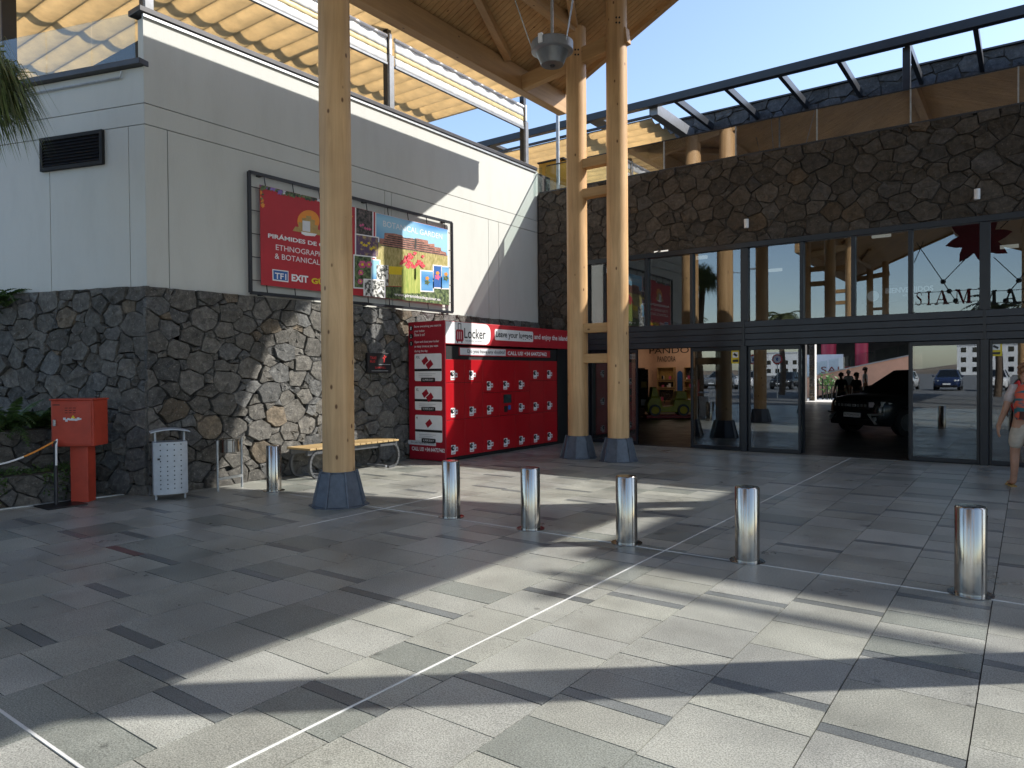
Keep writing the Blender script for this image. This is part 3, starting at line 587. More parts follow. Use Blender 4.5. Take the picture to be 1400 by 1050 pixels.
gl = thing('glass_balustrade', 'glass balustrade above the louvred vent at upper left', 'balustrade', tuple(LF(0.3, 0, LTOP + 0.08)))
ss = [0.22, 1.0, 1.85, 2.7, 3.6, 4.5]
for k in range(5):
    b = MB(); b.prism([LF(ss[k] + .008, -0.08, LTOP + .081), LF(ss[k + 1] - .008, -0.08, LTOP + .081), LF(ss[k + 1] - .008, -0.092, LTOP + .081), LF(ss[k] + .008, -0.092, LTOP + .081)], (0, 0, 0.70)); b.build('glass_pane', 'glass_rail', gl)

# ------------------------------------------------------------------ steel pergola on the terrace
pg = thing('steel_pergola', 'black steel pergola frame over the terrace behind the glass balustrade', 'pergola', (-3, 16.5, 5.42))
PY_, PZ = GY * 1.15, 8.21
b = MB(); b.box(-16, 9, PY_, PY_ + 0.18, PZ, PZ + 0.185); b.build('front_beam', 'steel_black', pg, bevel=0.006)
for x in (-6.12, -5.03, -3.96, -2.89, -1.77, -0.75, 0.4, 1.5, 2.6, 3.7, 4.8):
    b = MB(); b.box(x * 1.15 - 0.045, x * 1.15 + 0.045, PY_ + 0.18, 19.05, PZ, PZ + 0.17); b.build('rafter', 'steel_black', pg, bevel=0.004)
b = MB(); b.box(-7.75, -7.52, PY_ + 0.18, 19.05, PZ - 0.18, PZ + 0.10); b.build('deep_rafter', 'steel_grey', pg, bevel=0.006)
for x in (-2.05, 3.5, -13.0):
    b = MB(); b.box(x - 0.07, x + 0.07, PY_ + 0.181, PY_ + 0.32, 5.421, PZ); b.build('post', 'steel_black', pg, bevel=0.006)
# ------------------------------------------------------------------ awnings, posts, roller screens on the white building's terrace
def wavy(x0, x1, y0, y1, z, pitch, sag, nx=2):
    vs = []; fs = []; n = int((y1 - y0) / pitch * 8); rows = n + 1
    for i in range(rows):
        y = y0 + (y1 - y0) * i / n; ph = ((y1 - y) / pitch) % 1.0
        dz = -sag * sin(pi * ph) ** 0.7
        for j in range(nx + 1):
            vs.append((x0 + (x1 - x0) * j / nx, y, z + dz))
    for i in range(n):
        for j in range(nx): a = i * (nx + 1) + j; fs.append((a, a + 1, a + nx + 2, a + nx + 1))
    return MB().add(vs, fs)
aw = thing('retractable_awning', 'tan pleated canvas awning over the terrace of the white building', 'awning', (-13, 9, 8))
ca = wavy(-19, -9.38, 2.4, 13.64, 8.06, 0.44, 0.075, 6).build('canvas', 'awning', aw, smooth=True, angle=60)
sm = ca.modifiers.new('thick', 'SOLIDIFY'); sm.thickness = 0.003
k = 0; y = 13.64
while y > 2.4:
    MB().tube([(-19, y, 8.075), (-9.38, y, 8.075)], 0.014, 6).build('batten', 'steel_grey', aw); y -= 0.44
for x in (-11.9, -14.2, -16.6):
    MB().box(x - 0.06, x + 0.06, 2.4, 13.9, 8.22, 8.36).build('guide_rail', 'steel_black', aw)
for y in (4.95, 9.45, 13.84):
    MB().box(-19, -9.66, y - 0.04, y + 0.04, 8.361, 8.45).build('cross_beam', 'steel_black', aw)
a2 = thing('retractable_awning', 'tan pleated canvas awning seen behind the twin timber columns', 'awning', (-10, 17, 7))
AY, AZ = 16.7, 7.98
ca = wavy(-18, -7.7, AY, AY + 6.3, AZ, 0.45, 0.08, 6).build('canvas', 'awning', a2, smooth=True, angle=60)
sm = ca.modifiers.new('thick', 'SOLIDIFY'); sm.thickness = 0.003
for k in range(15): MB().tube([(-18, AY + 6.3 - k * .45, AZ + .01), (-7.7, AY + 6.3 - k * .45, AZ + .01)], 0.014, 6).build('batten', 'steel_grey', a2)
for x in (-9.4, -13.0): MB().box(x - 0.2, x + 0.2, AY - .1, AY + 6.4, AZ + .34, AZ + .42).build('guide_rail', 'steel_black', a2)
MB().box(-18, -7.7, AY - .12, AY - .04, AZ + .02, AZ + .07).build('front_rail', 'steel_black', a2)
for x in (-17.5, -8.0): MB().box(x - .05, x + .05, AY + 6.2, AY + 6.3, 5.42, AZ).build('awning_post', 'steel_black', a2)
for i, y in enumerate((4.95, 9.45, 13.84)):
    t_ = thing('terrace_post', 'grey steel post standing on the white parapet ' + ('at its left corner', 'behind the single timber column', 'at its far right end')[i], 'post', (WX - 0.1, y, TOPZ + 0.075), group='steel posts on the white parapet')
    MB().box(WX - 0.16, WX - 0.04, y - 0.05, y + 0.05, TOPZ + 0.076, 8.36).build('post_shaft', 'steel_black', t_, bevel=0.006)
    MB().box(WX - 0.04, WX + 0.02, y - 0.06, y + 0.06, TOPZ + 0.076, 7.5).build('guide_channel', 'steel_grey', t_, bevel=0.006)
    MB().box(WX - 0.04, WX + 0.0, y - 0.03, y + 0.03, 7.52, 7.9).build('bracket', 'galv', t_, bevel=0.004)
for i, (y0, y1) in enumerate(((5.05, 9.36), (9.56, 13.74))):
    t_ = thing('roller_screen', ('white vinyl roller screen left of the middle terrace post', 'white vinyl roller screen with yellowed band right of the middle terrace post')[i], 'screen', (WX - 0.02, (y0 + y1) / 2, 7.3), group='roller screens over the parapet')
    rng = random.Random(40 + i); ny = 60
    def strip(z0, z1, m, amp):
        vs = []; fs = []
        for a in range(ny + 1):
            y = y0 + (y1 - y0) * a / ny
            for c in range(5):
                z = z0 + (z1 - z0) * c / 4; vs.append((WX - 0.02 + amp * sin(a * 1.9 + c) * rng.uniform(0.3, 1) + 0.004 * sin(c * 0.8), y, z))
        for a in range(ny):
            for c in range(4): q = a * 5 + c; fs.append((q, q + 5, q + 6, q + 1))
        o = MB().add(vs, fs).build('screen_film', m, t_, smooth=True, angle=80); md = o.modifiers.new('thick', 'SOLIDIFY'); md.thickness = 0.002
    strip(7.35, 7.50, 'screen', 0.006); strip(7.501, 7.60, 'screen_y', 0.003); strip(7.601, 7.80, 'screen', 0.010)
    MB().tube([(WX - 0.02, y0, 7.83), (WX - 0.02, y1, 7.83)], 0.035, 12).build('roller_tube', 'white', t_, smooth=True)
    MB().box(WX - 0.045, WX + 0.005, y0, y1, 7.30, 7.345).build('bottom_rail', 'steel_grey', t_, bevel=0.004)
# far left steel post of the terrace frame
t_ = thing('steel_portal', 'dark steel terrace portal at the upper left corner of the picture', 'steel frame', (-13.5, 4.1, 5.8))
pA = atpl(10, 60, C0 - FN * 0.3, FN)
MB().box(pA.x - 0.16, pA.x + 0.09, pA.y - 0.1, pA.y + 0.1, LTOP, 8.5).build('post_shaft', 'steel_black', t_, bevel=0.01)
MB().bar((pA.x, pA.y, 8.42), (-9.7, 4.95, 8.42), 0.1, 0.14).build('edge_beam', 'steel_black', t_)
# slim steel post on the terrace, varnished cabinet
p_ = aty(763, 240, 14.75); t_ = thing('slim_post', 'slim galvanised post beside the yellow wooden cabinet on the terrace', 'post', (p_.x, 14.75, 5.42))
MB().tube([(p_.x, 14.75, 5.42), (p_.x, 14.75, 8.0)], 0.045, 12).build('shaft', 'galv', t_, smooth=True); MB().box(p_.x - .1, p_.x + .1, 14.65, 14.85, 5.42, 5.435).build('foot', 'galv', t_)
p0 = aty(737, 262, 15.0); p1 = aty(776, 215, 15.0)
t_ = thing('slatted_cabinet', 'varnished yellow wooden cabinet on the terrace behind the parapet end', 'cabinet', (p0.x, 15, 5.42))
for k in range(4):
    x0 = p0.x + (p1.x - p0.x) * k / 4; MB().box(x0 + .004, x0 + (p1.x - p0.x) / 4 - .004, 15.0, 15.03 + 0.004 * k, 5.42, p1.z - 0.02 - 0.05 * (k == 3)).build('board', 'yellow_wood', t_)
MB().box(p0.x, p1.x - 0.02, 15.031, 15.6, 5.42, p1.z - 0.09).build('carcass', 'yellow_wood', t_)
MB().box(p0.x - 0.03, p1.x - .1, 14.97, 15.63, p1.z - 0.015, p1.z + 0.02).build('top', 'steel_black', t_)

# ------------------------------------------------------------------ TIMBER CANOPY
EX0, EX1, RX, VY0, VY1 = -8.25, 2.95, -2.65, -1.5, 13.15
RS = 0.40
def roofz(x): return 7.56 + RS * (x - EX0) if x <= RX else 7.56 + RS * (EX1 - x)
def roofpt(px, py, drop=0.0):
    d = ray(px, py); t = (7.56 - drop - EYE + RS * (-EX0)) / (d.z - RS * d.x); return CAM + d * t
cn = thing('timber_canopy', 'large gabled timber canopy on round timber columns over the plaza', 'canopy', (RX, 5.8, 0))
for (x0, x1) in ((EX0, EX0 + 0.2), (EX1 - 0.2, EX1)):
    MB().box(x0, x1, VY0, VY1, 7.15, 7.58).build('eave_beam', 'timber_y', cn, bevel=0.012)
deck = MB(); rng = random.Random(3); n = int((VY1 - VY0) / 0.115); bw = (VY1 - VY0) / n
for i in range(n):
    y0 = VY0 + i * bw
    for a, c in ((EX0 + 0.06, RX), (EX1 - 0.06, RX)):
        j = rng.uniform(0, 0.004); za, zc = roofz(a), roofz(c); v = rng.uniform(0.85, 1.12)
        deck.add([(a, y0 + .006, za + j), (c, y0 + .006, zc + j), (c, y0 + bw - .006, zc + j), (a, y0 + bw - .006, za + j), (a, y0 + .006, za + j + .03), (c, y0 + .006, zc + j + .03), (c, y0 + bw - .006, zc + j + .03), (a, y0 + bw - .006, za + j + .03)],
                 [(0, 1, 2, 3), (4, 5, 6, 7), (0, 1, 5, 4), (2, 3, 7, 6), (0, 3, 7, 4), (1, 2, 6, 5)], (v, v, v))
def vyf(x): k = 1 - abs(x - RX) / (RX - EX0); return 0.65 * max(0.0, k)      # the far verge is drawn back towards the ridge
deck.v = [(x, y - vyf(x) * max(0.0, (y - 5.8) / (VY1 - 5.8)), z) for x, y, z in deck.v]
deck.build('roof_boards', 'boards', cn, kind='stuff')
rf = MB()
for a in (EX0 + 0.01, EX1 - 0.01):
    za = roofz(EX0) - 0.01; rf.prism([(a, VY0 - .03, za + .035), (RX, VY0 - .03, roofz(RX) + .045), (RX, VY0 - .03, roofz(RX) + .09), (a, VY0 - .03, za + .06)], (0, VY1 - VY0 + .06, 0))
rf.v = [(x, y - (vyf(x) if y > 5.8 else 0), z) for x, y, z in rf.v]
rf.build('roof_covering', 'coping', cn)
for y in (VY1 - 0.07, VY0 + 0.07):
    for a in (EX0 + 0.21, EX1 - 0.21):
        MB().bar((a, y, roofz(a) - 0.06), (RX, y - (0.65 if y > 5 else 0), roofz(RX) - 0.06), 0.12, 0.10).build('verge_board', 'timber_x', cn)
for y in (0.05, 5.8, 11.55):
    for s in (0, 1):
        f = (lambda x: x) if s == 0 else (lambda x: EX0 + EX1 - x)
        MB().bar((f(EX0 + 0.2), y, 7.285), (f(-6.55 if abs(y - 5.8) < 1 else -5.78), y, 7.285 + 0.13 * ((-6.55 if abs(y - 5.8) < 1 else -5.78) - EX0 - 0.2)), 0.16, 0.28).build('tie_beam', 'timber_x', cn, bevel=0.01)
MB().box(RX - 0.1, RX + 0.1, VY0 + .2, VY1 - .85, roofz(RX) - 0.40, roofz(RX) - 0.06).build('ridge_beam', 'timber_y', cn)
for x in (-6.85, EX0 + EX1 + 6.85):
    MB().box(x - 0.08, x + 0.08, 0.2, 11.4, roofz(x) - 0.25, roofz(x) - 0.005).build('purlin', 'timber_y', cn)
def strut(a, c, wd=0.13, ht=0.15, ext=1.0):
    a = Vector(a); c = Vector(c); c = a + (c - a) * ext
    MB().bar(a, c, wd, ht).build('strut', 'timber_y', cn, bevel=0.006)
sa, sb = roofpt(716, 122, 0.10), roofpt(655, 0, 0.10); sa = sa + (sb - sa) * ((EX0 + 0.26 - sa.x) / (sb.x - sa.x)) if sa.x < EX0 + 0.26 else sa
strut(sa, sb, ext=1.9)
strut(roofpt(790, 72, 0.12), roofpt(780, 0, 0.12), ext=2.2)
for px in ((EX0 + 0.2, 0.05), (EX0 + 0.2, 5.8)):
    strut((px[0], px[1], roofz(px[0]) - .1), (px[0] + 2.0, px[1] + 5.0, roofz(px[0] + 2.0) - .1))
    strut((EX1 - 0.2, px[1] + 5.75, roofz(EX1 - .2) - .1), (EX1 - 2.2, px[1] + .75, roofz(EX1 - 2.2) - .1))
def column(x, y, top, r=0.192):
    c = MB(); rr = r
    c.lathe((x, y, 0), [(rr, 0.36), (rr, 2.0), (rr * 0.99, 4.5), (rr * 0.97, top)], 40)
    o = c.build('column', 'timber_z', cn, smooth=True)
    s = MB(); a0, a1 = rr + 0.02, rr + 0.03
    s.lathe((x, y, 0), [(rr + .012, 0.012), (rr + .012, 0.42)], 24)
    for k in range(8):
        t = 2 * pi * k / 8 + pi / 8; d = Vector((cos(t), sin(t), 0)); q = Vector((-sin(t), cos(t), 0)) * 0.009; P0 = Vector((x, y, 0))
        s.prism([P0 + d * rr + q + Vector((0, 0, .012)), P0 + d * (rr + .15) + q + Vector((0, 0, .012)), P0 + d * (rr + .05) + q + Vector((0, 0, .42)), P0 + d * rr + q + Vector((0, 0, .42))], q * -2)
    # curved plates between the fins
    for k in range(8):
        t0 = 2 * pi * k / 8 + pi / 8; t1 = t0 + pi / 4; vs = []
        for (rad, z) in ((rr + .125, .014), (rr + .04, .40)):
            for t in (t0, t1): vs.append((x + rad * cos(t), y + rad * sin(t), z))
        s.add(vs, [(0, 1, 3, 2)])
    s.lathe((x, y, 0), [(rr + .175, 0.001), (rr + .175, 0.013)], 8)
    sh = s.build('steel_shoe', 'shoe', o)
    bl = MB()
    for dz in (0.04, 0.13):
        for dy in (-0.055, 0.055):
            t = -0.95 + dy * 2.6; bl.tube([(x + rr * .96 * cos(t), y + rr * .96 * sin(t), top - 0.42 - dz), (x + (rr + .006) * cos(t), y + (rr + .006) * sin(t), top - 0.42 - dz)], 0.017, 8)
    bl.build('bolt', 'black', o)
    return o
column(-6.85, 5.8, 8.0, 0.192)
for y in (11.55, 0.05):
    column(-6.86, y, 8.0); column(-6.0, y - 0.03, 8.32)
    for (z, hh) in ((5.46, 0.17), (4.91, 0.17), (2.42, 0.17), (1.86, 0.17)):
        MB().box(-6.72, -6.14, y - 0.085, y + 0.085, z - hh / 2, z + hh / 2).build('rung', 'timber_x', cn, bevel=0.008)
column(1.45, 5.92, 7.75, 0.192); column(1.5, 11.55, 7.72); column(0.7, 11.55, 8.0); column(2.2, 0.05, 7.6)
MB().box(0.85, 1.35, 11.47, 11.63, 5.38, 5.55).build('rung', 'timber_x', cn); MB().box(0.85, 1.35, 11.47, 11.63, 2.33, 2.5).build('rung', 'timber_x', cn)
# pendant lamp
pl_ = CAM + ray(755, 66) * 10.2
lp = thing('pendant_lamp', 'grey metal bowl lamp hanging under the timber canopy', 'lamp', tuple(pl_))
L0 = pl_
MB().lathe(L0, [(0.10, -0.245), (0.16, -0.24), (0.235, -0.055), (0.24, -0.05)], 32).build('bowl', mat('brushed_grey_lamp', (0.20, 0.205, 0.205), 0.35, 0.6, var=0.1, coords='P'), lp, smooth=True)
MB().lathe(L0, [(0.285, -0.06), (0.30, -0.05), (0.30, 0.07), (0.285, 0.085), (0.13, 0.13)], 32).build('ring', 'steel_grey', lp, smooth=True)
MB().lathe(L0 + Vector((0, 0, -0.25)), [(0.03, -0.012), (0.04, 0.006)], 16).build('lens_knob', 'black', lp, smooth=True)
MB().tube([L0 + Vector((0, 0, 0.1)), (L0.x, L0.y, roofz(L0.x) - 0.01)], 0.022, 10).build('hanging_rod', 'galv', lp)
for k in range(3):
    t = radians(36 + 180 + (0, 128, 232)[k]); e = Vector((L0.x + 1.0 * cos(t), L0.y + 1.0 * sin(t), 0)); e.z = roofz(e.x) - 0.01
    MB().tube([L0 + Vector((0.29 * cos(t), 0.29 * sin(t), 0.0)), e], 0.008, 6).build('stay_cable', 'galv', lp)
MB().box(L0.x - 0.03, L0.x + 0.03, L0.y - .32, L0.y - .28, L0.z - 0.03, L0.z + 0.1).build('bracket', 'white', lp)

# ------------------------------------------------------------------ BOLLARDS
def bollard(x, y, h, r, label):
    t = thing('bollard', label, 'bollard', (x, y, 0), group='stainless bollards')
    MB().lathe((x, y, 0), [(r, 0.008), (r, h - 0.012), (r - 0.008, h), (r * 0.4, h + 0.002)], 36).build('tube', 'stainless', t, smooth=True)
    MB().lathe((x, y, 0), [(r + 0.045, 0.001), (r + 0.045, 0.007), (r + 0.003, 0.009)], 36).build('base_ring', 'stainless', t, smooth=True)
    MB().tube([(x + r - .002, y, h * .9), (x + r + .003, y, h * .9)], 0.006, 6).build('screw', 'black', t)
bl = [((373, 671), 'stainless bollard by the stone wall between ash stand and bench'), ((620, 706), 'stainless bollard in front of the left corner of the red lockers'),
      ((728, 722), 'stainless bollard in front of the middle of the red lockers'), ((860, 741), 'stainless bollard below the right one of the twin timber columns'),
      ((1020, 768), 'stainless bollard below the thick glass door post, second nearest'), ((1327, 812), 'largest, nearest stainless bollard at the right of the plaza')]
for (p, lb) in bl:
    q = atz(p[0], p[1]); bollard(q.x - 0.0, 6.0, 0.63, 0.10, lb)

# ------------------------------------------------------------------ BILLBOARD
BX = WX + 0.10
def z5(x, y): return (330 + x / 4.516, 220 + y / 4.517)
def bpt(x, y, e=0.0): q = z5(x, y); return atx(q[0], q[1], BX + e)
bb = thing('billboard', 'framed red botanical garden banner on the white wall', 'billboard', tuple(bpt(65, 812)))
f0, f1, f2, f3 = bpt(48, 60), bpt(1302, 385), bpt(1308, 935), bpt(65, 812)
fy0, fy1, fz0, fz1 = (f0.y + f3.y) / 2, (f1.y + f2.y) / 2, (f3.z + f2.z) / 2, (f0.z + f1.z) / 2
for (p, q) in (((fy0, fz1), (fy1, fz1)), ((fy0, fz0), (fy1, fz0)), ((fy0, fz0), (fy0, fz1)), ((fy1, fz0), (fy1, fz1))):
    MB().bar((BX - 0.02, p[0], p[1]), (BX - 0.02, q[0], q[1]), 0.045, 0.045, up=(1, 0, 0)).build('frame_bar', 'steel_black', bb)
by0, by1, bz0, bz1 = fy0 + 0.17, fy1 - 0.13, fz0 + 0.13, fz1 - 0.16
sheet = MB().box(BX - 0.006, BX, by0, by1, bz0, bz1).build('banner_sheet', 'red_print', bb)
for k in range(9):
    y = by0 + 0.1 + (by1 - by0 - 0.2) * k / 8
    MB().tube([(BX - .002, y, bz1), (BX - .01, y - .02, fz1)], 0.008, 6).build('tie', 'black', bb); MB().tube([(BX - .002, y, bz0), (BX - .01, y + .02, fz0)], 0.008, 6).build('tie', 'black', bb)
for k in range(5):
    z = bz0 + 0.06 + (bz1 - bz0 - 0.12) * k / 4
    MB().tube([(BX - .002, by0, z), (BX - .01, fy0, z)], 0.008, 6).build('tie', 'black', bb); MB().tube([(BX - .002, by1, z), (BX - .01, fy1, z)], 0.008, 6).build('tie', 'black', bb)
for (y, z) in ((fy0 + .2, fz0), (fy1 - .2, fz0), (fy0 + .2, fz1), (fy1 - .2, fz1), ((fy0 + fy1) / 2, fz1), ((fy0 + fy1) / 2, fz0)):
    MB().box(WX + 0.0005, BX - 0.045, y - .03, y + .03, z - .03, z + .03).build('wall_bracket', 'steel_black', bb)
def clampz(p): p.y = min(max(p.y, by0 + .004), by1 - .004); p.z = min(max(p.z, bz0 + .004), bz1 - .004); return p
def bpoly(pts, m, e, name='print'):
    return MB().prism([clampz(bpt(x, y)) + Vector((e, 0, 0)) for x, y in pts], (0.0012, 0, 0)).build(name, m, sheet)
def brect(x0, y0, x1, y1, sl, m, e, name='picture', edge=None):
    """quadrilateral in photo pixels; sl = fall of a level line per pixel"""
    q = [(x0, y0), (x1, y0 + sl * (x1 - x0)), (x1, y1 + sl * (x1 - x0) * .55), (x0, y1)]
    if edge: bpoly([(q[0][0] - 7, q[0][1] - 8), (q[1][0] + 7, q[1][1] - 6), (q[2][0] + 7, q[2][1] + 8), (q[3][0] - 7, q[3][1] + 7)], edge, e - 0.0016, 'picture_edge')
    return bpoly(q, m, e, name)
def bdisc(x, y, r, m, e, n=16, name='print', pet=0.0):
    return bpoly([(x + r * (1 - pet * (k % 2)) * cos(2 * pi * k / n), y + r * (1 - pet * (k % 2)) * sin(2 * pi * k / n)) for k in range(n)][::-1], m, e, name)
def btext(s, x0, y0, x1, h, m, e=0.004, bold=0.0):
    """x0, y0: lower left; x1: right end on the photo's slanted baseline"""
    p0 = bpt(x0, y0, e); top = bpt(x0, y0 - h, e); p1 = bpt(x1, y0)
    return text(s, p0, (0, 1, 0), (0, 0, 1), p1.y - p0.y, top.z - p0.z, m, sheet, depth=0.0, bold=bold)
bdisc(413, 372, 68, 'orange', 0.0025, 28)
bpoly([(490, 462), (315, 432), (332, 405), (352, 408), (352, 378), (374, 380), (374, 352), (398, 354), (398, 338), (430, 342), (430, 362), (452, 366), (452, 396), (472, 400), (472, 425), (490, 430)], 'tan', 0.0045)
bpoly([(376, 432), (376, 368), (423, 374), (423, 440)], 'offwhite', 0.0065)
bpoly([(370, 450), (368, 436), (465, 452), (452, 466), (395, 462)], 'white', 0.0065)
btext('PIRÁMIDES DE GÜÍMAR', 165, 474, 640, 34, 'white', bold=0.03)
btext('ETHNOGRAPHIC PARK', 213, 549, 650, 34, 'white'); btext('& BOTANICAL GARDEN', 207, 603, 650, 34, 'white')
bpoly([(290, 750), (192, 738), (190, 668), (290, 680)], 'white', 0.0025); bpoly([(285, 742), (198, 731), (196, 675), (285, 686)], 'blue', 0.0045)
btext('TF1', 207, 727, 276, 38, 'white', 0.0075, 0.02); btext('EXIT', 310, 742, 412, 44, 'white', 0.005, 0.04); btext('GÜÍMAR', 433, 757, 640, 44, 'yellow', 0.005, 0.04)
rng = random.Random(8)
for k in range(46):
    x = 100 + k * 8.6; y = 150 + (x - 100) * 0.225 + rng.uniform(-12, 16)
    bdisc(x, y, rng.uniform(14, 26), ('greenprint', 'violetprint', 'violetprint', 'greenprint', 'greenprint')[k % 5] if x < 250 else ('greenprint', 'darkprint', 'offwhite')[k % 3 if k % 4 == 0 else 0], 0.0022 + 0.0004 * (k % 6), 10, 'garland', 0.45)
for k in range(12): bdisc(110 + rng.uniform(-8, 22), 180 + k * 9, rng.uniform(9, 16), 'orange' if k % 3 else 'greenprint', 0.0026 + .0003 * (k % 4), 8, 'garland', 0.4)
for k in range(10): bdisc(672 + rng.uniform(-6, 14), 280 + k * 9, rng.uniform(7, 12), 'orange' if k % 2 else 'flowerred', 0.0026 + .0003 * (k % 4), 8, 'garland', 0.4)
brect(708, 276, 808, 452, .26, 'darkprint', 0.004, edge='white')
for k in range(5): bdisc(735 + k * 14, 400 + k * 5 + rng.uniform(-12, 12), 10, 'pinkprint', 0.0062, 8, pet=.4)
brect(832, 322, 1272, 600, .222, 'skyprint', 0.004, edge='white')
bpoly([(832, 640), (832, 500), (1000, 528), (1272, 585), (1272, 700), (1050, 680)][::-1], 'grassprint', 0.0055)
st = [(850, 512), (852, 478), (880, 480), (882, 445), (940, 448), (990, 460), (1000, 474), (1060, 478), (1062, 492), (1080, 478), (1150, 492), (1152, 512), (1190, 512), (1192, 532), (1230, 536), (1232, 556), (1262, 566), (1266, 590), (1100, 560), (960, 535)]
bpoly(st[::-1], 'brickprint', 0.007)
for k in range(6): bpoly([(860 + k * 14, 476 + k * 15)][:0] or [(862 + 8 * k, 520 - 12 * k + 4), (1256 - 32 * k, 580 - 18 * k + 4), (1256 - 32 * k, 576 - 18 * k + 2), (862 + 8 * k, 516 - 12 * k + 2)], 'darkprint', 0.0086 + 0.0001 * k, 'terrace_line')
bpoly([(1066, 545), (1080, 547), (1078, 480), (1068, 478)], 'darkprint', 0.0095)
btext('BOTANICAL GARDEN', 876, 404, 1238, 36, 'white', 0.0075)
brect(707, 455, 842, 582, .16, 'purpleprint', 0.006, edge='white')
for k in range(6): bdisc(740 + k * 15, 520 + rng.uniform(-15, 25), 12, 'yellow', 0.0082, 10, pet=.55)
brect(697, 585, 798, 780, .1, 'greenprint', 0.008, edge='white')
for (x, y, r) in ((745, 640, 26), (785, 640, 22), (735, 690, 18), (732, 745, 18)): bdisc(x, y, r, 'pinkprint', 0.0095, 12, pet=.15); bdisc(x, y, r * .35, 'yellow', 0.0112, 8)
brect(802, 612, 850, 730, .1, 'skyprint', 0.0085, edge='white'); brect(832, 640, 905, 770, .06, 'bwprint', 0.0105); brect(908, 650, 1000, 772, .06, 'yellow', 0.0085); brect(908, 700, 1000, 772, .06, 'grassprint', 0.0105)
bpoly([(890, 880), (890, 775), (1285, 792), (1285, 895)], 'greenprint', 0.0085)
brect(758, 735, 880, 860, .05, 'bwprint', 0.0125, edge='white')
for (x0, x1, y0, y1, m) in ((1108, 1180, 680, 800, 'skyprint'), (1186, 1230, 648, 780, 'blue'), (1236, 1284, 655, 785, 'skyprint')):
    brect(x0, y0, x1, y1, .08, m, 0.0105, edge='white'); bdisc((x0 + x1) / 2, y0 + 70, 20, 'greenprint' if m == 'skyprint' else 'pinkprint', 0.0122, 10, pet=.4)
    bdisc((x0 + x1) / 2, y0 + 45, 13, 'orange', 0.0136, 10, pet=.3)
for (x, yt, wd) in ((1020, 640, 22), (1052, 625, 24), (1082, 645, 20), (1000, 655, 14)): bpoly([(x - wd, 815), (x - wd * .9, yt + 20), (x, yt - 12), (x + wd * .9, yt + 22), (x + wd, 820)][::-1], 'cactusprint', 0.0125 + .0004 * (x % 5), 'cactus')
for k in range(26): bdisc(1045 + rng.uniform(-72, 74), 605 + rng.uniform(-34, 52), rng.uniform(9, 16), 'flowerred', 0.0145 + .0003 * (k % 7), 9, 'flower', 0.3)
btext('www.piramidesdeguimar.es', 945, 838, 1225, 26, 'white', 0.018, 0.01)

# ------------------------------------------------------------------ RED LUGGAGE LOCKERS
LX, LY0, LY1, LZ = -8.5, 9.65, 13.93, 2.56
lk = thing('luggage_locker', 'large red luggage locker unit with printed header against the stone wall', 'locker', (LX, LY0, 0))
MB().box(-9.36, LX - 0.04, LY0 + 0.03, LY1, 0.05, 2.10).build('carcass', 'blackmatt', lk)
MB().box(-9.30, LX - 0.06, LY0 + 0.05, LY1 - 0.05, 0.0, 0.05).build('plinth', 'black', lk)
sidep = MB().box(-9.40, LX, LY0, LY0 + 0.028, 0.012, LZ).build('side_panel', 'red_side', lk, bevel=0.006)
hd = MB().box(-9.3, LX - 0.004, LY0 + 0.029, LY1, 2.135, LZ - 0.004).build('header', 'red_print', lk, bevel=0.006)
MB().box(LX - 0.06, LX - 0.02, 13.45, LY1, 0.05, 2.134).build('end_panel', 'black', lk)
cw = (13.43 - LY0 - 0.029) / 7
for c in range(7):
    rows = [0.07, 0.75, 1.43, 1.86] if c in (0, 1, 5, 6) else [0.07, 0.75, 1.22, 1.86]
    y0 = LY0 + 0.029 + c * cw
    for r in range(3):
        con = (c == 3 and r == 1)
        d = MB().box(LX - 0.04, LX - 0.015, y0 + 0.004, y0 + cw - 0.004, rows[r] + 0.004, rows[r + 1] - 0.004).build('locker_console' if con else 'locker_door', 'red', lk, bevel=0.003)
        X = LX - 0.0145
        if con:
            MB().box(X, X + 0.008, y0 + 0.14, y0 + 0.40, 1.0, 1.17).build('touch_screen', mat('dark_screen', (0.03, 0.05, 0.05), 0.15, var=0.3, coords='P'), d)
            MB().box(X, X + 0.012, y0 + 0.16, y0 + 0.26, 0.82, 0.94).build('card_reader', 'black', d); MB().box(X, X + 0.01, y0 + 0.29, y0 + 0.37, 0.86, 0.95).build('ticket_slot', 'blue', d)
        else:
            z = rows[r] + 0.05; ys = y0 + 0.14
            MB().box(X, X + 0.002, ys, ys + 0.12, z, z + 0.17).build('number_sticker', 'white', d)
            MB().box(X, X + 0.002, ys + 0.121, ys + 0.19, z + .05, z + 0.13).build('info_sticker', 'offwhite', d)
            MB().lathe((X + 0.002, ys + .045, z + .115), [(0.048, 0), (0.048, 0.004), (0.03, 0.018), (0.02, 0.022)], 18, 'x').build('lock_knob', 'black', d, smooth=True)
            MB().box(X + .024, X + 0.0255, ys + .033, ys + .057, z + .10, z + .13).build('key_slot', 'white', d)
            MB().box(X + .0022, X + 0.0035, ys + .015, ys + .1, z + .02, z + .032).build('sticker_print', 'red_side', d)
            MB().box(X + .0022, X + 0.0035, ys + .135, ys + .175, z + .075, z + .10).build('sticker_mark', 'red_side', d)
def zl(x, y): return (530 + x / 4.774, 420 + y / 4.774)
def lpt(x, y, e=0.0): q = zl(x, y); return atx(q[0], q[1], LX + e)
def lrect(x0, y0, x1, y1, m, par, e, r=0.0, nm='print', X=None):
    """rounded flat panel on the locker front between two photo points given in its own plane"""
    a = lpt(x0, y0); c = lpt(x1, y1); ya, yc, za, zc = a.y, c.y, min(a.z, c.z), max(a.z, c.z)
    return rrect(ya, yc, za, zc, r, m, par, (LX if X is None else X) + e, nm)
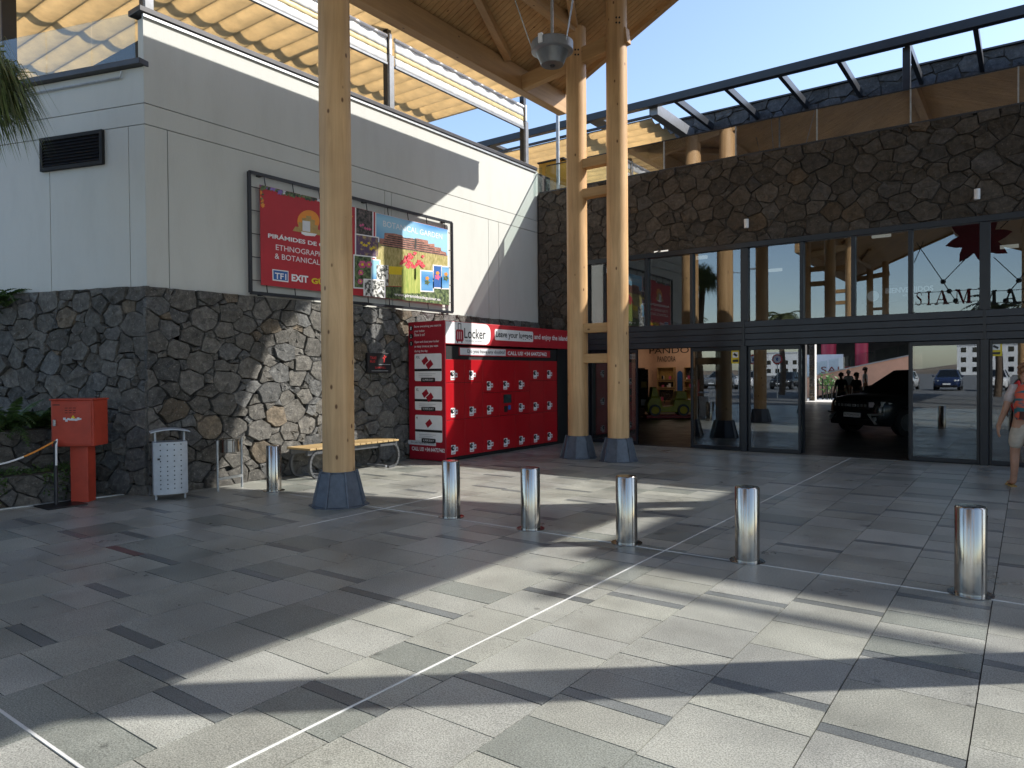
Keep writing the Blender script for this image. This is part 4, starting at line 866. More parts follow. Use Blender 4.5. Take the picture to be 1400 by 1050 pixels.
def rrect(ya, yc, za, zc, r, m, par, X, nm='print', rr=None):
    pts = []
    for (cy, cz, t0) in ((yc - r, zc - r, 0), (ya + r, zc - r, 90), (ya + r, za + r, 180), (yc - r, za + r, 270)):
        if r <= 0: pts.append((X, cy, cz)); continue
        for k in range(6): t = radians(t0 + k * 18); pts.append((X, cy + r * cos(t), cz + r * sin(t)))
    return MB().prism(pts, (0.002, 0, 0)).build(nm, m, par)
h0, h1 = 2.15, 2.545
e0 = LX - 0.003
wp = rrect(LY0 + 0.03, lpt(672, 170).y, h0, h1, 0.16, 'white', hd, e0, 'logo_panel')
rrect(LY0 + 0.03, LY0 + 0.5, h0 + 0.0005, h1 - 0.0005, 0.0, 'white', hd, e0 + 0.0003, 'logo_panel')
yk = lpt(445, 170).y; yk2 = lpt(494, 170).y
rrect(yk, yk2, 2.19, 2.41, 0.04, 'red_side', hd, e0 + .003, 'suitcase_symbol')
for k in range(3): rrect(yk + .045 + k * .05, yk + .058 + k * .05, 2.23, 2.37, 0.0, 'white', hd, e0 + .0052, 'suitcase_rib')
for q in ((yk + .06, yk + .075, 2.41, 2.51), (yk2 - .075, yk2 - .06, 2.41, 2.51), (yk + .06, yk2 - .06, 2.51, 2.525)): rrect(*q, 0.0, 'black', hd, e0 + .003, 'suitcase_handle')
for q in (yk + .03, yk2 - .06): rrect(q, q + .03, 2.165, 2.19, 0.0, 'black', hd, e0 + .003, 'suitcase_wheel')
YT, ZT = (0, 1, 0), (0, 0, 1)
def ltext(s, x0, x1, z0, h, m, par, X, bold=0.0): 
    a = lpt(x0, 170).y; c = lpt(x1, 170).y; return text(s, (X, a, z0), YT, ZT, c - a, h, m, par, depth=0.0, bold=bold)
ltext('Locker', 500, 640, 2.255, 0.19, 'black', hd, e0 + .003, 0.01); ltext('TENERIFE ISLAND', 505, 615, 2.195, 0.025, 'blackmatt', hd, e0 + .003)
rrect(lpt(700, 190).y, lpt(950, 190).y, 2.25, 2.47, 0.04, 'white', hd, e0, 'slogan_box')
ltext('Leave your luggage', 706, 944, 2.275, 0.16, 'black', hd, e0 + .003, 0.02); ltext('and enjoy the island', 957, 1172, 2.285, 0.14, 'white', hd, e0 + .002, 0.02)
ss_ = MB().box(-8.60, -8.52, lpt(475, 290).y, lpt(1065, 300).y, 1.93, 2.085).build('doubt_sign', 'red_print', lk)
rrect(lpt(477, 290).y, lpt(775, 290).y, 1.945, 2.075, 0.0, 'offwhite', ss_, -8.5185, 'sign_field')
text('Do you have any doubts?', (-8.515, lpt(525, 290).y, 1.965), YT, ZT, lpt(770, 290).y - lpt(525, 290).y, 0.085, 'black', ss_, depth=0.0, bold=.01)
text('CALL US! +34 644727462', (-8.515, lpt(787, 290).y, 1.96), YT, ZT, lpt(1042, 290).y - lpt(787, 290).y, 0.085, 'white', ss_, depth=0.0, bold=.03)
# printed side panel
XT = (1, 0, 0); SY = LY0 - 0.0022
def spx(x): return aty(530 + x / 4.774, 530, LY0).x
def spz(x, y): q = zl(x, y); return aty(q[0], q[1], LY0).z
def srect(x0, x1, z0, z1, r, m, nm='print', e=0.0):
    pts = []
    for (cx, cz, t0) in ((x1 - r, z1 - r, 0), (x0 + r, z1 - r, 90), (x0 + r, z0 + r, 180), (x1 - r, z0 + r, 270)):
        for k in range(5): t = radians(t0 + k * 22.5); pts.append((cx + r * cos(t), SY - e, cz + r * sin(t)))
    return MB().prism(pts[::-1], (0, 0.002, 0)).build(nm, m, sidep)
for i, (zt, lines) in enumerate(((128, ['Store everything you want in', 'your locker']), (180, ['Show is on!']), (228, ['Open and close your locker', 'as many times as you want', 'during the day']))):
    zc = spz(157, zt + 10); xk = spx(157)
    MB().lathe((xk, SY - 0.002, zc), [(0.05, 0), (0.05, 0.004)], 18, 'y').build('bullet', 'black', sidep)
    text(str(i + 1), (xk - .012, SY - .004, zc - .03), XT, ZT, 0.024, 0.06, 'white', sidep, depth=0.001)
    for j, s in enumerate(lines): text(s, (spx(178), SY, zc - 0.005 - 0.085 * j), XT, ZT, 0.66 * len(s) / 28, 0.055, 'white', sidep, depth=0.001, bold=.01)
for (y0, y1, nm, price) in ((303, 482, 'XXL', '12,90€/DAY'), (517, 672, 'XL', '9,90€/DAY'), (705, 878, 'M', '6,90€/DAY')):
    za, zb = spz(265, y1), spz(265, y0); xa, xb = spx(178), spx(354)
    srect(xa, xb, za, zb, 0.03, 'white', 'price_card'); zm = za + (zb - za) * 0.36
    srect(xa + .001, xb - .001, zm, zm + .045, 0.001, 'black', 'card_band', .0025)
    srect(xa + .16, xb - .16, za - .02, za + .06, 0.02, 'black', 'price_plate', .0025)
    text(price, (xa + .2, SY - .0026, za - .002), XT, ZT, xb - xa - .4, 0.045, 'white', sidep, depth=0.001)
    text(nm, (xa + .03, SY, zb - .085), XT, ZT, 0.035 * len(nm), 0.05, 'black', sidep, depth=0.002)
    for (dx, dz, sc) in (((-.05, .04, 1), (.06, -.03, 1.1)) if nm != 'M' else ((.03, .02, 1),)):
        cx, cz = (xa + xb) / 2 + dx - .02, zb - .17 + dz; u = Vector((.8, 0, .6)) * .07 * sc; v = Vector((-.6, 0, .8)) * .05 * sc; o_ = Vector((cx, SY - .002, cz))
        MB().prism([o_ - u - v, o_ - u + v, o_ + u + v, o_ + u - v], (0, -.002, 0)).build('suitcase_symbol', 'red_side', sidep)
    for k in range(3): MB().box(xa + .1, xb - .15 - .08 * k, SY - .003, SY - .001, zm - .05 - .03 * k, zm - .044 - .03 * k).build('fine_print', 'galv', sidep)
srect(spx(130), spx(312), 0.28, 0.36, 0.006, 'offwhite', 'doubt_strip'); text('Do you have any doubts?', (spx(150), SY, .295), XT, ZT, spx(305) - spx(150), .05, 'black', sidep, depth=.002)
text('CALL US! +34 644727462', (spx(155), SY, .17), XT, ZT, spx(370) - spx(155), .075, 'white', sidep, depth=.001, bold=.03)

# ------------------------------------------------------------------ STREET FURNITURE
# bench
bn = thing('bench', 'slatted timber bench with curved steel legs along the stone wall', 'bench', (-9.06, 7.72, 0))
for k in range(15):
    y = 6.90 + k * 0.126
    MB().box(-9.36, -8.80, y, y + 0.112, 0.445, 0.475).build('seat_slat', 'slat', bn, bevel=0.004)
for x in (-9.28, -8.88):
    MB().box(x - .025, x + .025, 6.90, 8.79, 0.365, 0.444).build('seat_rail', 'bench_steel', bn)
for y0, s in ((7.05, -1), (8.66, 1)):
    for x in (-9.30, -8.84):
        pts = [Vector((x, y0 + s * (0.13 * sin(t) - 0.0), 0.21 + 0.19 * cos(t))) for t in [radians(a) for a in (0, 20, 40, 60, 80, 100, 120, 140, 160, 180)]]
        pts = [Vector((x, y0 - s * 0.3, 0.40))] + pts + [Vector((x, y0 - s * 0.10, 0.012))]
        m_ = MB()
        for i in range(len(pts) - 1): m_.bar(pts[i], pts[i + 1] + (pts[i + 1] - pts[i]).normalized() * .006, 0.05, 0.035, up=(0, 0.3, 1) if abs((pts[i + 1] - pts[i]).z) < .02 else (0, 1, 0.2))
        m_.build('leg', 'bench_steel', bn)
MB().box(-9.3, -8.84, 7.17, 7.21, 0.012, 0.05).build('foot_bar', 'steel_grey', bn); MB().box(-9.3, -8.84, 8.49, 8.53, 0.012, 0.05).build('foot_bar', 'steel_grey', bn)
# litter bin, front turned towards the plaza
q = atz(233, 681); tb = thing('litter_bin', 'perforated light grey metal litter bin with curved cover', 'bin', (q.x, q.y, 0), radians(66))
hw, dp = 0.20, 0.13
body = []
for k in range(13):
    t = -1 + 2 * k / 12; body.append((hw * t, -dp - 0.045 * (1 - t * t)))
poly = [(x, y, 0.075) for x, y in body] + [(hw, dp, 0.075), (-hw, dp, 0.075)]
bd = MB().prism(poly, (0, 0, 0.67)).build('body', 'bin', tb, smooth=True, local=True, angle=30)
for r in range(10):
    for c in range(4):
        t = (-0.6, -0.2, 0.2, 0.6)[c]; x = hw * t; y = -dp - 0.045 * (1 - t * t); z = 0.15 + 0.056 * r + (0.015 * max(0, r - 5))
        MB().tube([(x, y - 0.0015, z), (x, y + .004, z)], 0.0085, 8).build('perforation', 'blackmatt', bd, local=True)
MB().box(-0.155, -0.125, -dp - .034, -dp - .026, 0.52, 0.545).build('lock', 'black', bd, local=True)
for x in (-hw + .03, hw - .03):
    MB().tube([(x, -0.02, 0.745), (x, -0.02, 0.865)], 0.014, 8).build('cover_post', 'bin', tb, local=True); MB().tube([(x, -0.05, 0), (x, -0.05, 0.08)], 0.013, 8).build('foot', 'bin', tb, local=True); 
cv = MB(); pts = []
for k in range(13): t = -1 + 2 * k / 12; pts.append(((hw + .03) * t, 0, 0.865 + 0.035 * (1 - t * t)))
cv.prism([(x, -dp - .05, z) for x, y, z in pts] + [(x, -dp - .05, z + .014) for x, y, z in pts[::-1]], (0, 2 * dp + .07, 0)); cv.build('cover', 'bin', tb, smooth=True, local=True, angle=30)
# ash stand
a = atz(298, 672); c = atz(331, 666); mid = (a + c) / 2; d = (c - a).normalized(); hgt = 0.70
ash = thing('ash_stand', 'stainless ashtray stand with round bowl by the stone wall', 'ashtray', tuple(mid))
for p in (a, c): MB().tube([p, p + Vector((0, 0, hgt))], 0.017, 10).build('post', 'galv', ash, smooth=True)
MB().bar(a + Vector((0, 0, .17)), c + Vector((0, 0, .17)), 0.03, 0.035).build('crossbar', 'galv', ash)
MB().lathe((mid.x, mid.y, 0), [(0.02, 0.52), (0.125, 0.525), (0.13, 0.53), (0.13, 0.69), (0.145, 0.70), (0.145, 0.71), (0.1, 0.715)], 28).build('bowl', 'stainless', ash, smooth=True)
# red cabinet
q = atz(115, 685); rc = thing('red_cabinet', 'red metal cabinet on a square red post', 'cabinet', (q.x, q.y, 0), radians(-52 + 90))
MB().box(-0.115, 0.105, -0.09, 0.09, 0.0, 0.72).build('post', 'red_metal', rc, bevel=0.006, local=True)
MB().box(-0.28, 0.24, -0.2, 0.15, 0.72, 1.30).build('box', 'red_metal', rc, bevel=0.012, local=True)
dr = MB().box(-0.26, 0.22, -0.212, -0.201, 0.745, 1.27).build('door', 'red_metal', rc, bevel=0.004, local=True)
MB().box(-0.29, 0.25, -0.215, 0.16, 1.30, 1.318).build('lid', 'red_metal', rc, bevel=0.004, local=True)
MB().box(-0.24, -0.205, -0.235, -0.213, 0.98, 1.06).build('handle', 'galv', dr, bevel=0.006, local=True)
for r in range(3):
    for c in range(3): MB().box(-0.10 + c * .05, -0.065 + c * .05, -0.2135, -0.2125, 1.14 + r * .03, 1.148 + r * .03).build('vent_slit', 'blackmatt', dr, local=True)
MB().prism([(-.03, -.213, 1.07), (.03, -.213, 1.07), (0, -.213, 1.115)], (0, -.001, 0)).build('warning_sticker', 'yellow', dr, local=True)
rng = random.Random(2)
for k in range(9): x = -.12 + k * .024; MB().box(x, x + .03, -.2145 - .0002 * k, -.213, 1.045 + rng.uniform(-.012, .012), 1.075 + rng.uniform(-.012, .01)).build('peeling_sticker', 'offwhite', dr, local=True)
MB().box(-.25, -.16, -.2140, -.2126, 1.238, 1.25).build('maker_plate', 'black', dr, local=True)
# barrier post with rope
q = atz(77, 691); bp_ = thing('barrier_post', 'thin black barrier post beside the red cabinet', 'post', (q.x, q.y, 0))
MB().tube([(q.x, q.y, 0), (q.x, q.y, 0.80)], 0.022, 12).build('shaft', 'steel_black', bp_, smooth=True)
MB().box(q.x - .15, q.x + .28, q.y - .2, q.y + .25, 0.001, 0.014).build('base_plate', 'black', bp_, bevel=0.004)
MB().tube([(q.x + .018, q.y, 0.5), (q.x + .028, q.y, 0.74), (q.x, q.y + .02, 0.815), (q.x - .026, q.y, 0.77)], 0.012, 8).build('rope_loop', 'white', bp_)
e = atz(-60, 640, 0.55); s0 = Vector((q.x, q.y, 0.80)); rp = thing('barrier_rope', 'orange and white plastic barrier rope tied to the thin black post', 'rope', tuple(s0))
pts = [s0.lerp(e, t / 12) - Vector((0, 0, 0.10 * sin(pi * t / 12))) for t in range(13)]
MB().tube(pts[:5], 0.011, 8).build('orange_length', 'orange', rp, smooth=True); MB().tube(pts[4:], 0.0112, 8).build('white_length', 'white', rp, smooth=True)
# black notice plate on the stone
p0 = atx(503, 510, WX + 0.17); p1 = atx(535, 483, WX + 0.17); pl2 = thing('notice_plate', 'small black notice plate with red print on the stone wall above the bench', 'sign', tuple(p0))
pb = MB().box(WX + 0.06, WX + 0.17, p0.y, p1.y, p0.z, p1.z).build('plate', 'black', pl2, bevel=0.004)
w_ = p1.y - p0.y; h_ = p1.z - p0.z; X = WX + 0.1706
M['redprint2'] = mat('bright_red_print', (0.6, 0.03, 0.03), 0.5, var=.05, coords='P')
text('TAXI', (X, p0.y + w_ * .1, p0.z + h_ * .68), YT, ZT, w_ * .25, h_ * .14, 'redprint2', pb, depth=.001); text('BUS', (X, p0.y + w_ * .1, p0.z + h_ * .52), YT, ZT, w_ * .2, h_ * .11, 'redprint2', pb, depth=.001)
MB().bar((X + .001, p0.y + w_ * .68, p0.z + h_ * .52), (X + .001, p0.y + w_ * .70, p0.z + h_ * .9), 0.02, .002, up=(1, 0, 0)).build('figure_symbol', 'redprint2', pb)
MB().bar((X + .001, p0.y + w_ * .62, p0.z + h_ * .74), (X + .001, p0.y + w_ * .78, p0.z + h_ * .82), 0.016, .002, up=(1, 0, 0)).build('figure_symbol', 'redprint2', pb)
text('SIAM MALL', (X, p0.y + w_ * .3, p0.z + h_ * .22), YT, ZT, w_ * .45, h_ * .10, 'redprint2', pb, depth=.001)
MB().box(X, X + .001, p0.y + w_ * .15, p0.y + w_ * .85, p0.z + h_ * .09, p0.z + h_ * .12).build('fine_print', 'galv', pb)
MB().box(X, X + .001, p0.y + w_ * .45, p0.y + w_ * .95, p0.z + h_ * .41, p0.z + h_ * .44).build('fine_print', 'galv', pb)

# ------------------------------------------------------------------ PLANTER AND PLANTS AT THE LEFT
rw = thing('stone_planter', 'stepped rubble stone planter at the left edge', 'planter', (-10.4, 2.6, 0))
PD = FD  # planter runs along the left facade
def PL(s, d, z): return Vector((-10.02, 4.10, 0)) + Vector((-0.10, -0.995, 0)) * s + Vector((0.995, -0.10, 0)) * d + Vector((0, 0, z))
m_ = MB(); m_.prism([PL(0, -0.02, 0), PL(4, -0.02, 0), PL(4, -0.5, 0), PL(0, -0.5, 0)], (0, 0, 0.36)); m_.prism([PL(-.25, -0.52, 0), PL(4, -0.52, 0), PL(4, -2, 0), PL(-.25, -1.2, 0)], (0, 0, 0.88)); cor = m_.build('planter_core', 'mortar', rw)
masonry((0.0, 3.9, 0.0, 0.37), lambda u, v, d: tuple(PL(u, -0.02 + d, v)), cor, 'basalt', 41, 0.055, 0.13, depth=0.05)
masonry((-.25, 3.9, 0.3, 0.90), lambda u, v, d: tuple(PL(u, -0.52 + d, v)), cor, 'basalt', 42, 0.06, 0.15, depth=0.06)
m_ = MB(); m_.prism([PL(-.2, -0.55, 0.881), PL(4, -0.55, .881), PL(4, -1.9, .881), PL(-.2, -1.2, .881)], (0, 0, 0.03)); m_.prism([PL(0, -0.06, 0.361), PL(4, -0.06, .361), PL(4, -0.5, .361), PL(0, -0.5, .361)], (0, 0, 0.02)); m_.build('soil', 'soil', rw)
MB().prism([PL(-1.2, 0.10, 0), PL(4, 0.10, 0), PL(4, 0.03, 0), PL(-1.2, 0.03, 0)], (0, 0, 0.012)).build('edge_strip', 'galv', rw)
def frond(b, base, dirv, ln, droop, lw, n, rng, col):
    """curved stem with paired leaflets"""
    p = Vector(base); d = Vector(dirv).normalized(); seg = ln / n; pts = [p.copy()]
    for i in range(n): p = p + d * seg; d = (d + Vector((0, 0, -droop / n))).normalized(); pts.append(p.copy())
    b.tube(pts, [0.006 * (1 - i / (n + 1)) + .0015 for i in range(n + 1)], 4, tint=col)
    for i in range(1, n + 1):
        t = (pts[i] - pts[i - 1]).normalized(); sd = t.cross(Vector((0, 0, 1)))
        if sd.length < .05: continue
        sd.normalize(); L_ = lw * sin(pi * (0.12 + 0.86 * i / (n + 1))) 
        for s in (-1, 1):
            q = pts[i]; tip = q + sd * s * L_ + t * L_ * .45 + Vector((0, 0, -L_ * rng.uniform(.15, .5))); wv = t * seg * .42
            v = rng.uniform(.7, 1.3); c = (col[0] * v, col[1] * v, col[2] * v)
            b.add([q - wv, q + wv, (q + tip) / 2 + wv * .9 + Vector((0, 0, .01)), tip, (q + tip) / 2 - wv * .7], [(0, 1, 2, 3, 4)], c)
rng = random.Random(77)
for i, (px, py, z) in enumerate(((8, 560, 0.92), (32, 565, 0.92), (50, 570, 0.91))):
    p = PL((0.95, 0.52, 0.2)[i], -0.75, 0.9); f = thing('fern', ('bushy fern at the very left edge above the stone planter', 'bushy fern in the middle of the planter top', 'bushy fern on the planter top nearest the red cabinet')[i], 'fern', tuple(p), group='ferns on the planter')
    m_ = MB()
    for k in range(26):
        t = rng.uniform(0, 2 * pi); frond(m_, p, (cos(t), sin(t), rng.uniform(.5, 1.6)), rng.uniform(.45, .75), rng.uniform(.9, 2.0), .09, 16, rng, (1, 1, 1))
    m_.build('fronds', 'leaf', f)
iv = MB()
for k in range(2600):
    s = rng.uniform(-.25, 3.0); up = rng.random() < .6
    d_ = rng.gauss(-.22, .1) if up else 0.04; z = 0.38 + abs(rng.gauss(0, .035)) if up else 0.38 - abs(rng.gauss(0, .13))
    if not up and (s * 2.2) % 1.6 > .75: continue
    p = PL(s, min(d_, .05), max(z, .02)); r = rng.uniform(.012, .026); t = rng.uniform(0, 2 * pi); n_ = Vector((rng.gauss(.5, .5), rng.gauss(-.2, .5), rng.gauss(.8, .4))).normalized(); u = n_.orthogonal().normalized(); v = n_.cross(u)
    u, v = u * cos(t) + v * sin(t), v * cos(t) - u * sin(t); c = rng.uniform(.6, 1.5)
    iv.add([p - u * r, p + v * r * .6, p + u * r * 1.3, p - v * r * .6], [(0, 1, 2, 3)], (c, c, c * .8))
tag(iv.build('creeper', 'leaf'), 'low green creeper trailing over the lower planter step', 'creeper', kind='stuff')
# climbing leaves on the stone at the far left
m_ = MB()
for k in range(9):
    p = LF(2.55 + rng.uniform(-.3, .4), 0.16, 2.55 + rng.uniform(-.15, .2)); t = rng.uniform(0, 2 * pi)
    for j in range(6): frond(m_, p, (cos(t + j), sin(t + j) - .6, rng.uniform(.2, .9)), rng.uniform(.3, .5), 1.2, .05, 10, rng, (1, 1.05, 1))
tag(m_.build('wall_fern', 'leaf'), 'small fern growing on the stone base under the white left facade', 'fern')
# palm whose crown hangs into the upper left corner
pc = CAM + ray(-50, 112) * 8.2
pm = thing('palm_tree', 'fan palm with drooping needle leaves at the upper left edge', 'palm', (pc.x, pc.y, 0))
MB().tube([(pc.x + .05 * sin(k), pc.y, pc.z * k / 8) for k in range(9)], [0.14 - .004 * k for k in range(9)], 14).build('trunk', 'bark', pm, smooth=True)
cr = MB()
for k in range(60):
    t = rng.uniform(0, 2 * pi); el = rng.uniform(-.5, 1.2); d = Vector((cos(t) * cos(el), sin(t) * cos(el), sin(el))); h = pc + d * rng.uniform(.2, .34)
    cr.tube([pc, h], 0.010, 4, tint=(.9, .8, .5)); sd = d.cross(Vector((0, 0, 1))).normalized(); up_ = sd.cross(d)
    for j in range(20):
        a = radians(-75 + 150 * j / 19); v = (d * cos(a) + sd * sin(a)).normalized(); L_ = rng.uniform(.45, .8); p = h.copy(); q1 = p + v * L_ * .55 + Vector((0, 0, -.02)); q2 = q1 + (v * .5 + Vector((0, 0, -1.0))).normalized() * L_ * rng.uniform(.45, .8)
        wv = v.cross(up_).normalized() * .009; c = rng.uniform(.6, 1.6); cc = (c * rng.uniform(.72, 1.0), c, c * .7)
        cr.add([p - wv, p + wv, q1 + wv, q2, q1 - wv], [(0, 1, 2, 4), (4, 2, 3)], cc)
cr.build('crown', 'palm', pm)

# ------------------------------------------------------------------ INSIDE THE HALL
M['peach'] = mat('peach_shop_wall', (0.62, 0.42, 0.30), 0.6, var=0.06, scale=3, coords='P')
M['shoplight'] = mat('lit_shop_ceiling', (0.9, 0.8, 0.7), 0.5, emit=(1, 0.80, 0.62), es=0.55)
sh = thing('jewellery_shop', 'peach coloured lit shop inside the dark hall behind the right twin column', 'shop', (-11.8, 26.5, 0))
MB().box(-13.6, -9.9, 29.4, 29.5, 0, 2.9).build('back_wall', 'peach', sh)
MB().box(-13.7, -13.6, 26.5, 29.5, 0, 2.9).build('left_wall', 'peach', sh); MB().box(-9.9, -9.8, 26.5, 29.5, 0, 2.9).build('right_wall', 'peach', sh)
MB().box(-13.7, -9.8, 26.5, 29.5, 2.9, 3.0).build('ceiling', 'hall_dark', sh); MB().box(-13, -10.5, 27.2, 29.0, 2.87, 2.899).build('ceiling_light', 'shoplight', sh)
MB().box(-13.7, -9.8, 26.44, 26.499, 2.55, 3.3).build('fascia', 'peach', sh)
text('PANDORA', (-12.35, 26.43, 2.33), (1, 0, 0), (0, 0, 1), 2.3, 0.24, 'black', sh, name='shop_letters', depth=0.012)
text('PANDORA', (-13.35, 29.39, 2.05), (1, 0, 0), (0, 0, 1), 0.85, 0.24, 'black', sh, name='shop_letters', depth=0.012)
rng = random.Random(15)
for i, (x0, x1) in enumerate(((-13.3, -12.5), (-12.42, -12.18), (-12.05, -11.4), (-11.25, -10.4))):
    if i == 1:
        MB().prism([(x1 if k > 6 else x0, 29.36, .6) for k in ()] or [((x0 + x1) / 2 + .12 * cos(radians(a)), 29.38, 1.5 + .14 * sin(radians(a))) for a in range(0, 181, 20)] + [(x0, 29.38, .5), (x1, 29.38, .5)], (0, -.02, 0)).build('arch_display', 'blue', sh); continue
    for (z0, z1) in ((.3, .85), (.9, 1.2), (1.25, 1.8)):
        o = MB()
        for q in ((x0, x1, z0, z0 + .03), (x0, x1, z1 - .03, z1), (x0, x0 + .03, z0 + .03, z1 - .03), (x1 - .03, x1, z0 + .03, z1 - .03)): o.box(q[0], q[1], 29.2, 29.399, q[2], q[3])
        o = o.build('display_shelf', 'slat', sh)
        MB().box(x0 + .04, x1 - .04, 29.38, 29.398, z0 + .04, z1 - .04).build('shelf_back', 'tan' if rng.random() < .6 else 'darkprint', o)
        for k in range(3): a = rng.uniform(x0 + .08, x1 - .2); MB().box(a, a + .09, 29.25, 29.33, z0 + .03, z0 + .03 + rng.uniform(.06, .16)).build('goods', ('white', 'pinkprint', 'offwhite')[k], o)
ds = thing('display_stand', 'dark display stand left of the lit shop', 'stand', (-12.1, 22.8, 0))
p = aty(884, 560, 23.5)
MB().box(p.x - .35, p.x - .2, 23.3, 23.8, 0, 1.75).build('panel', 'black', ds); MB().box(p.x - .2, p.x + .1, 23.4, 23.44, .3, 1.7).build('poster', 'darkprint', ds)
for k in range(4): MB().box(p.x - .16, p.x + .06, 23.385, 23.398, .4 + .32 * k, .62 + .32 * k).build('poster_field', ('offwhite', 'darkprint', 'tan', 'darkprint')[k], ds)
# children's toy car
q = atz(912, 571); tc = thing('toy_car_ride', 'yellow green toy car ride with yellow wheels inside the hall', 'toy car', (q.x, q.y, 0), radians(36))
M['toy'] = mat('toy_yellow_green', (0.46, 0.43, 0.03), 0.35, var=.1, coords='P')
MB().box(-.78, .78, -.3, .3, .0, .12).build('base', 'red_side', tc, bevel=.02, local=True)
MB().prism([(-.72, -.27, .2), (.80, -.27, .2), (.82, -.27, .5), (.78, -.27, .62), (.2, -.27, .66), (.16, -.27, .42), (-.2, -.27, .38), (-.28, -.27, .72), (-.62, -.27, .74), (-.74, -.27, .5)], (0, .54, 0)).build('body', 'toy', tc, bevel=.03, local=True)
MB().prism([(.22, -.24, .66), (.68, -.24, .64), (.62, -.24, .92), (.3, -.24, .94)], (0, .48, 0)).build('hood_box', 'toy', tc, bevel=.03, local=True)
MB().prism([(-.6, -.24, .74), (-.3, -.24, .72), (-.42, -.24, 1.08), (-.56, -.24, 1.08)], (0, .48, 0)).build('seat_back', 'toy', tc, bevel=.03, local=True)
for x in (-.48, .5):
    for y in (-.31, .31):
        o = MB().lathe((x, y - .04, .28), [(.2, 0), (.2, .08)], 20, 'y').build('wheel', 'black', tc, local=True); MB().lathe((x, y - .045, .28), [(.13, 0), (.13, .09)], 20, 'y').build('wheel_disc', 'yellow', o, local=True)
MB().tube([(-.1, 0, .5), (-.02, 0, .8)], .015, 6).build('steering_column', 'black', tc, local=True); MB().lathe((-.02, 0, .8), [(.11, 0), (.11, .025)], 16).build('steering_wheel', 'black', tc, local=True)
MB().box(.79, .84, -.22, .22, .24, .34).build('bumper', 'red_side', tc, local=True)

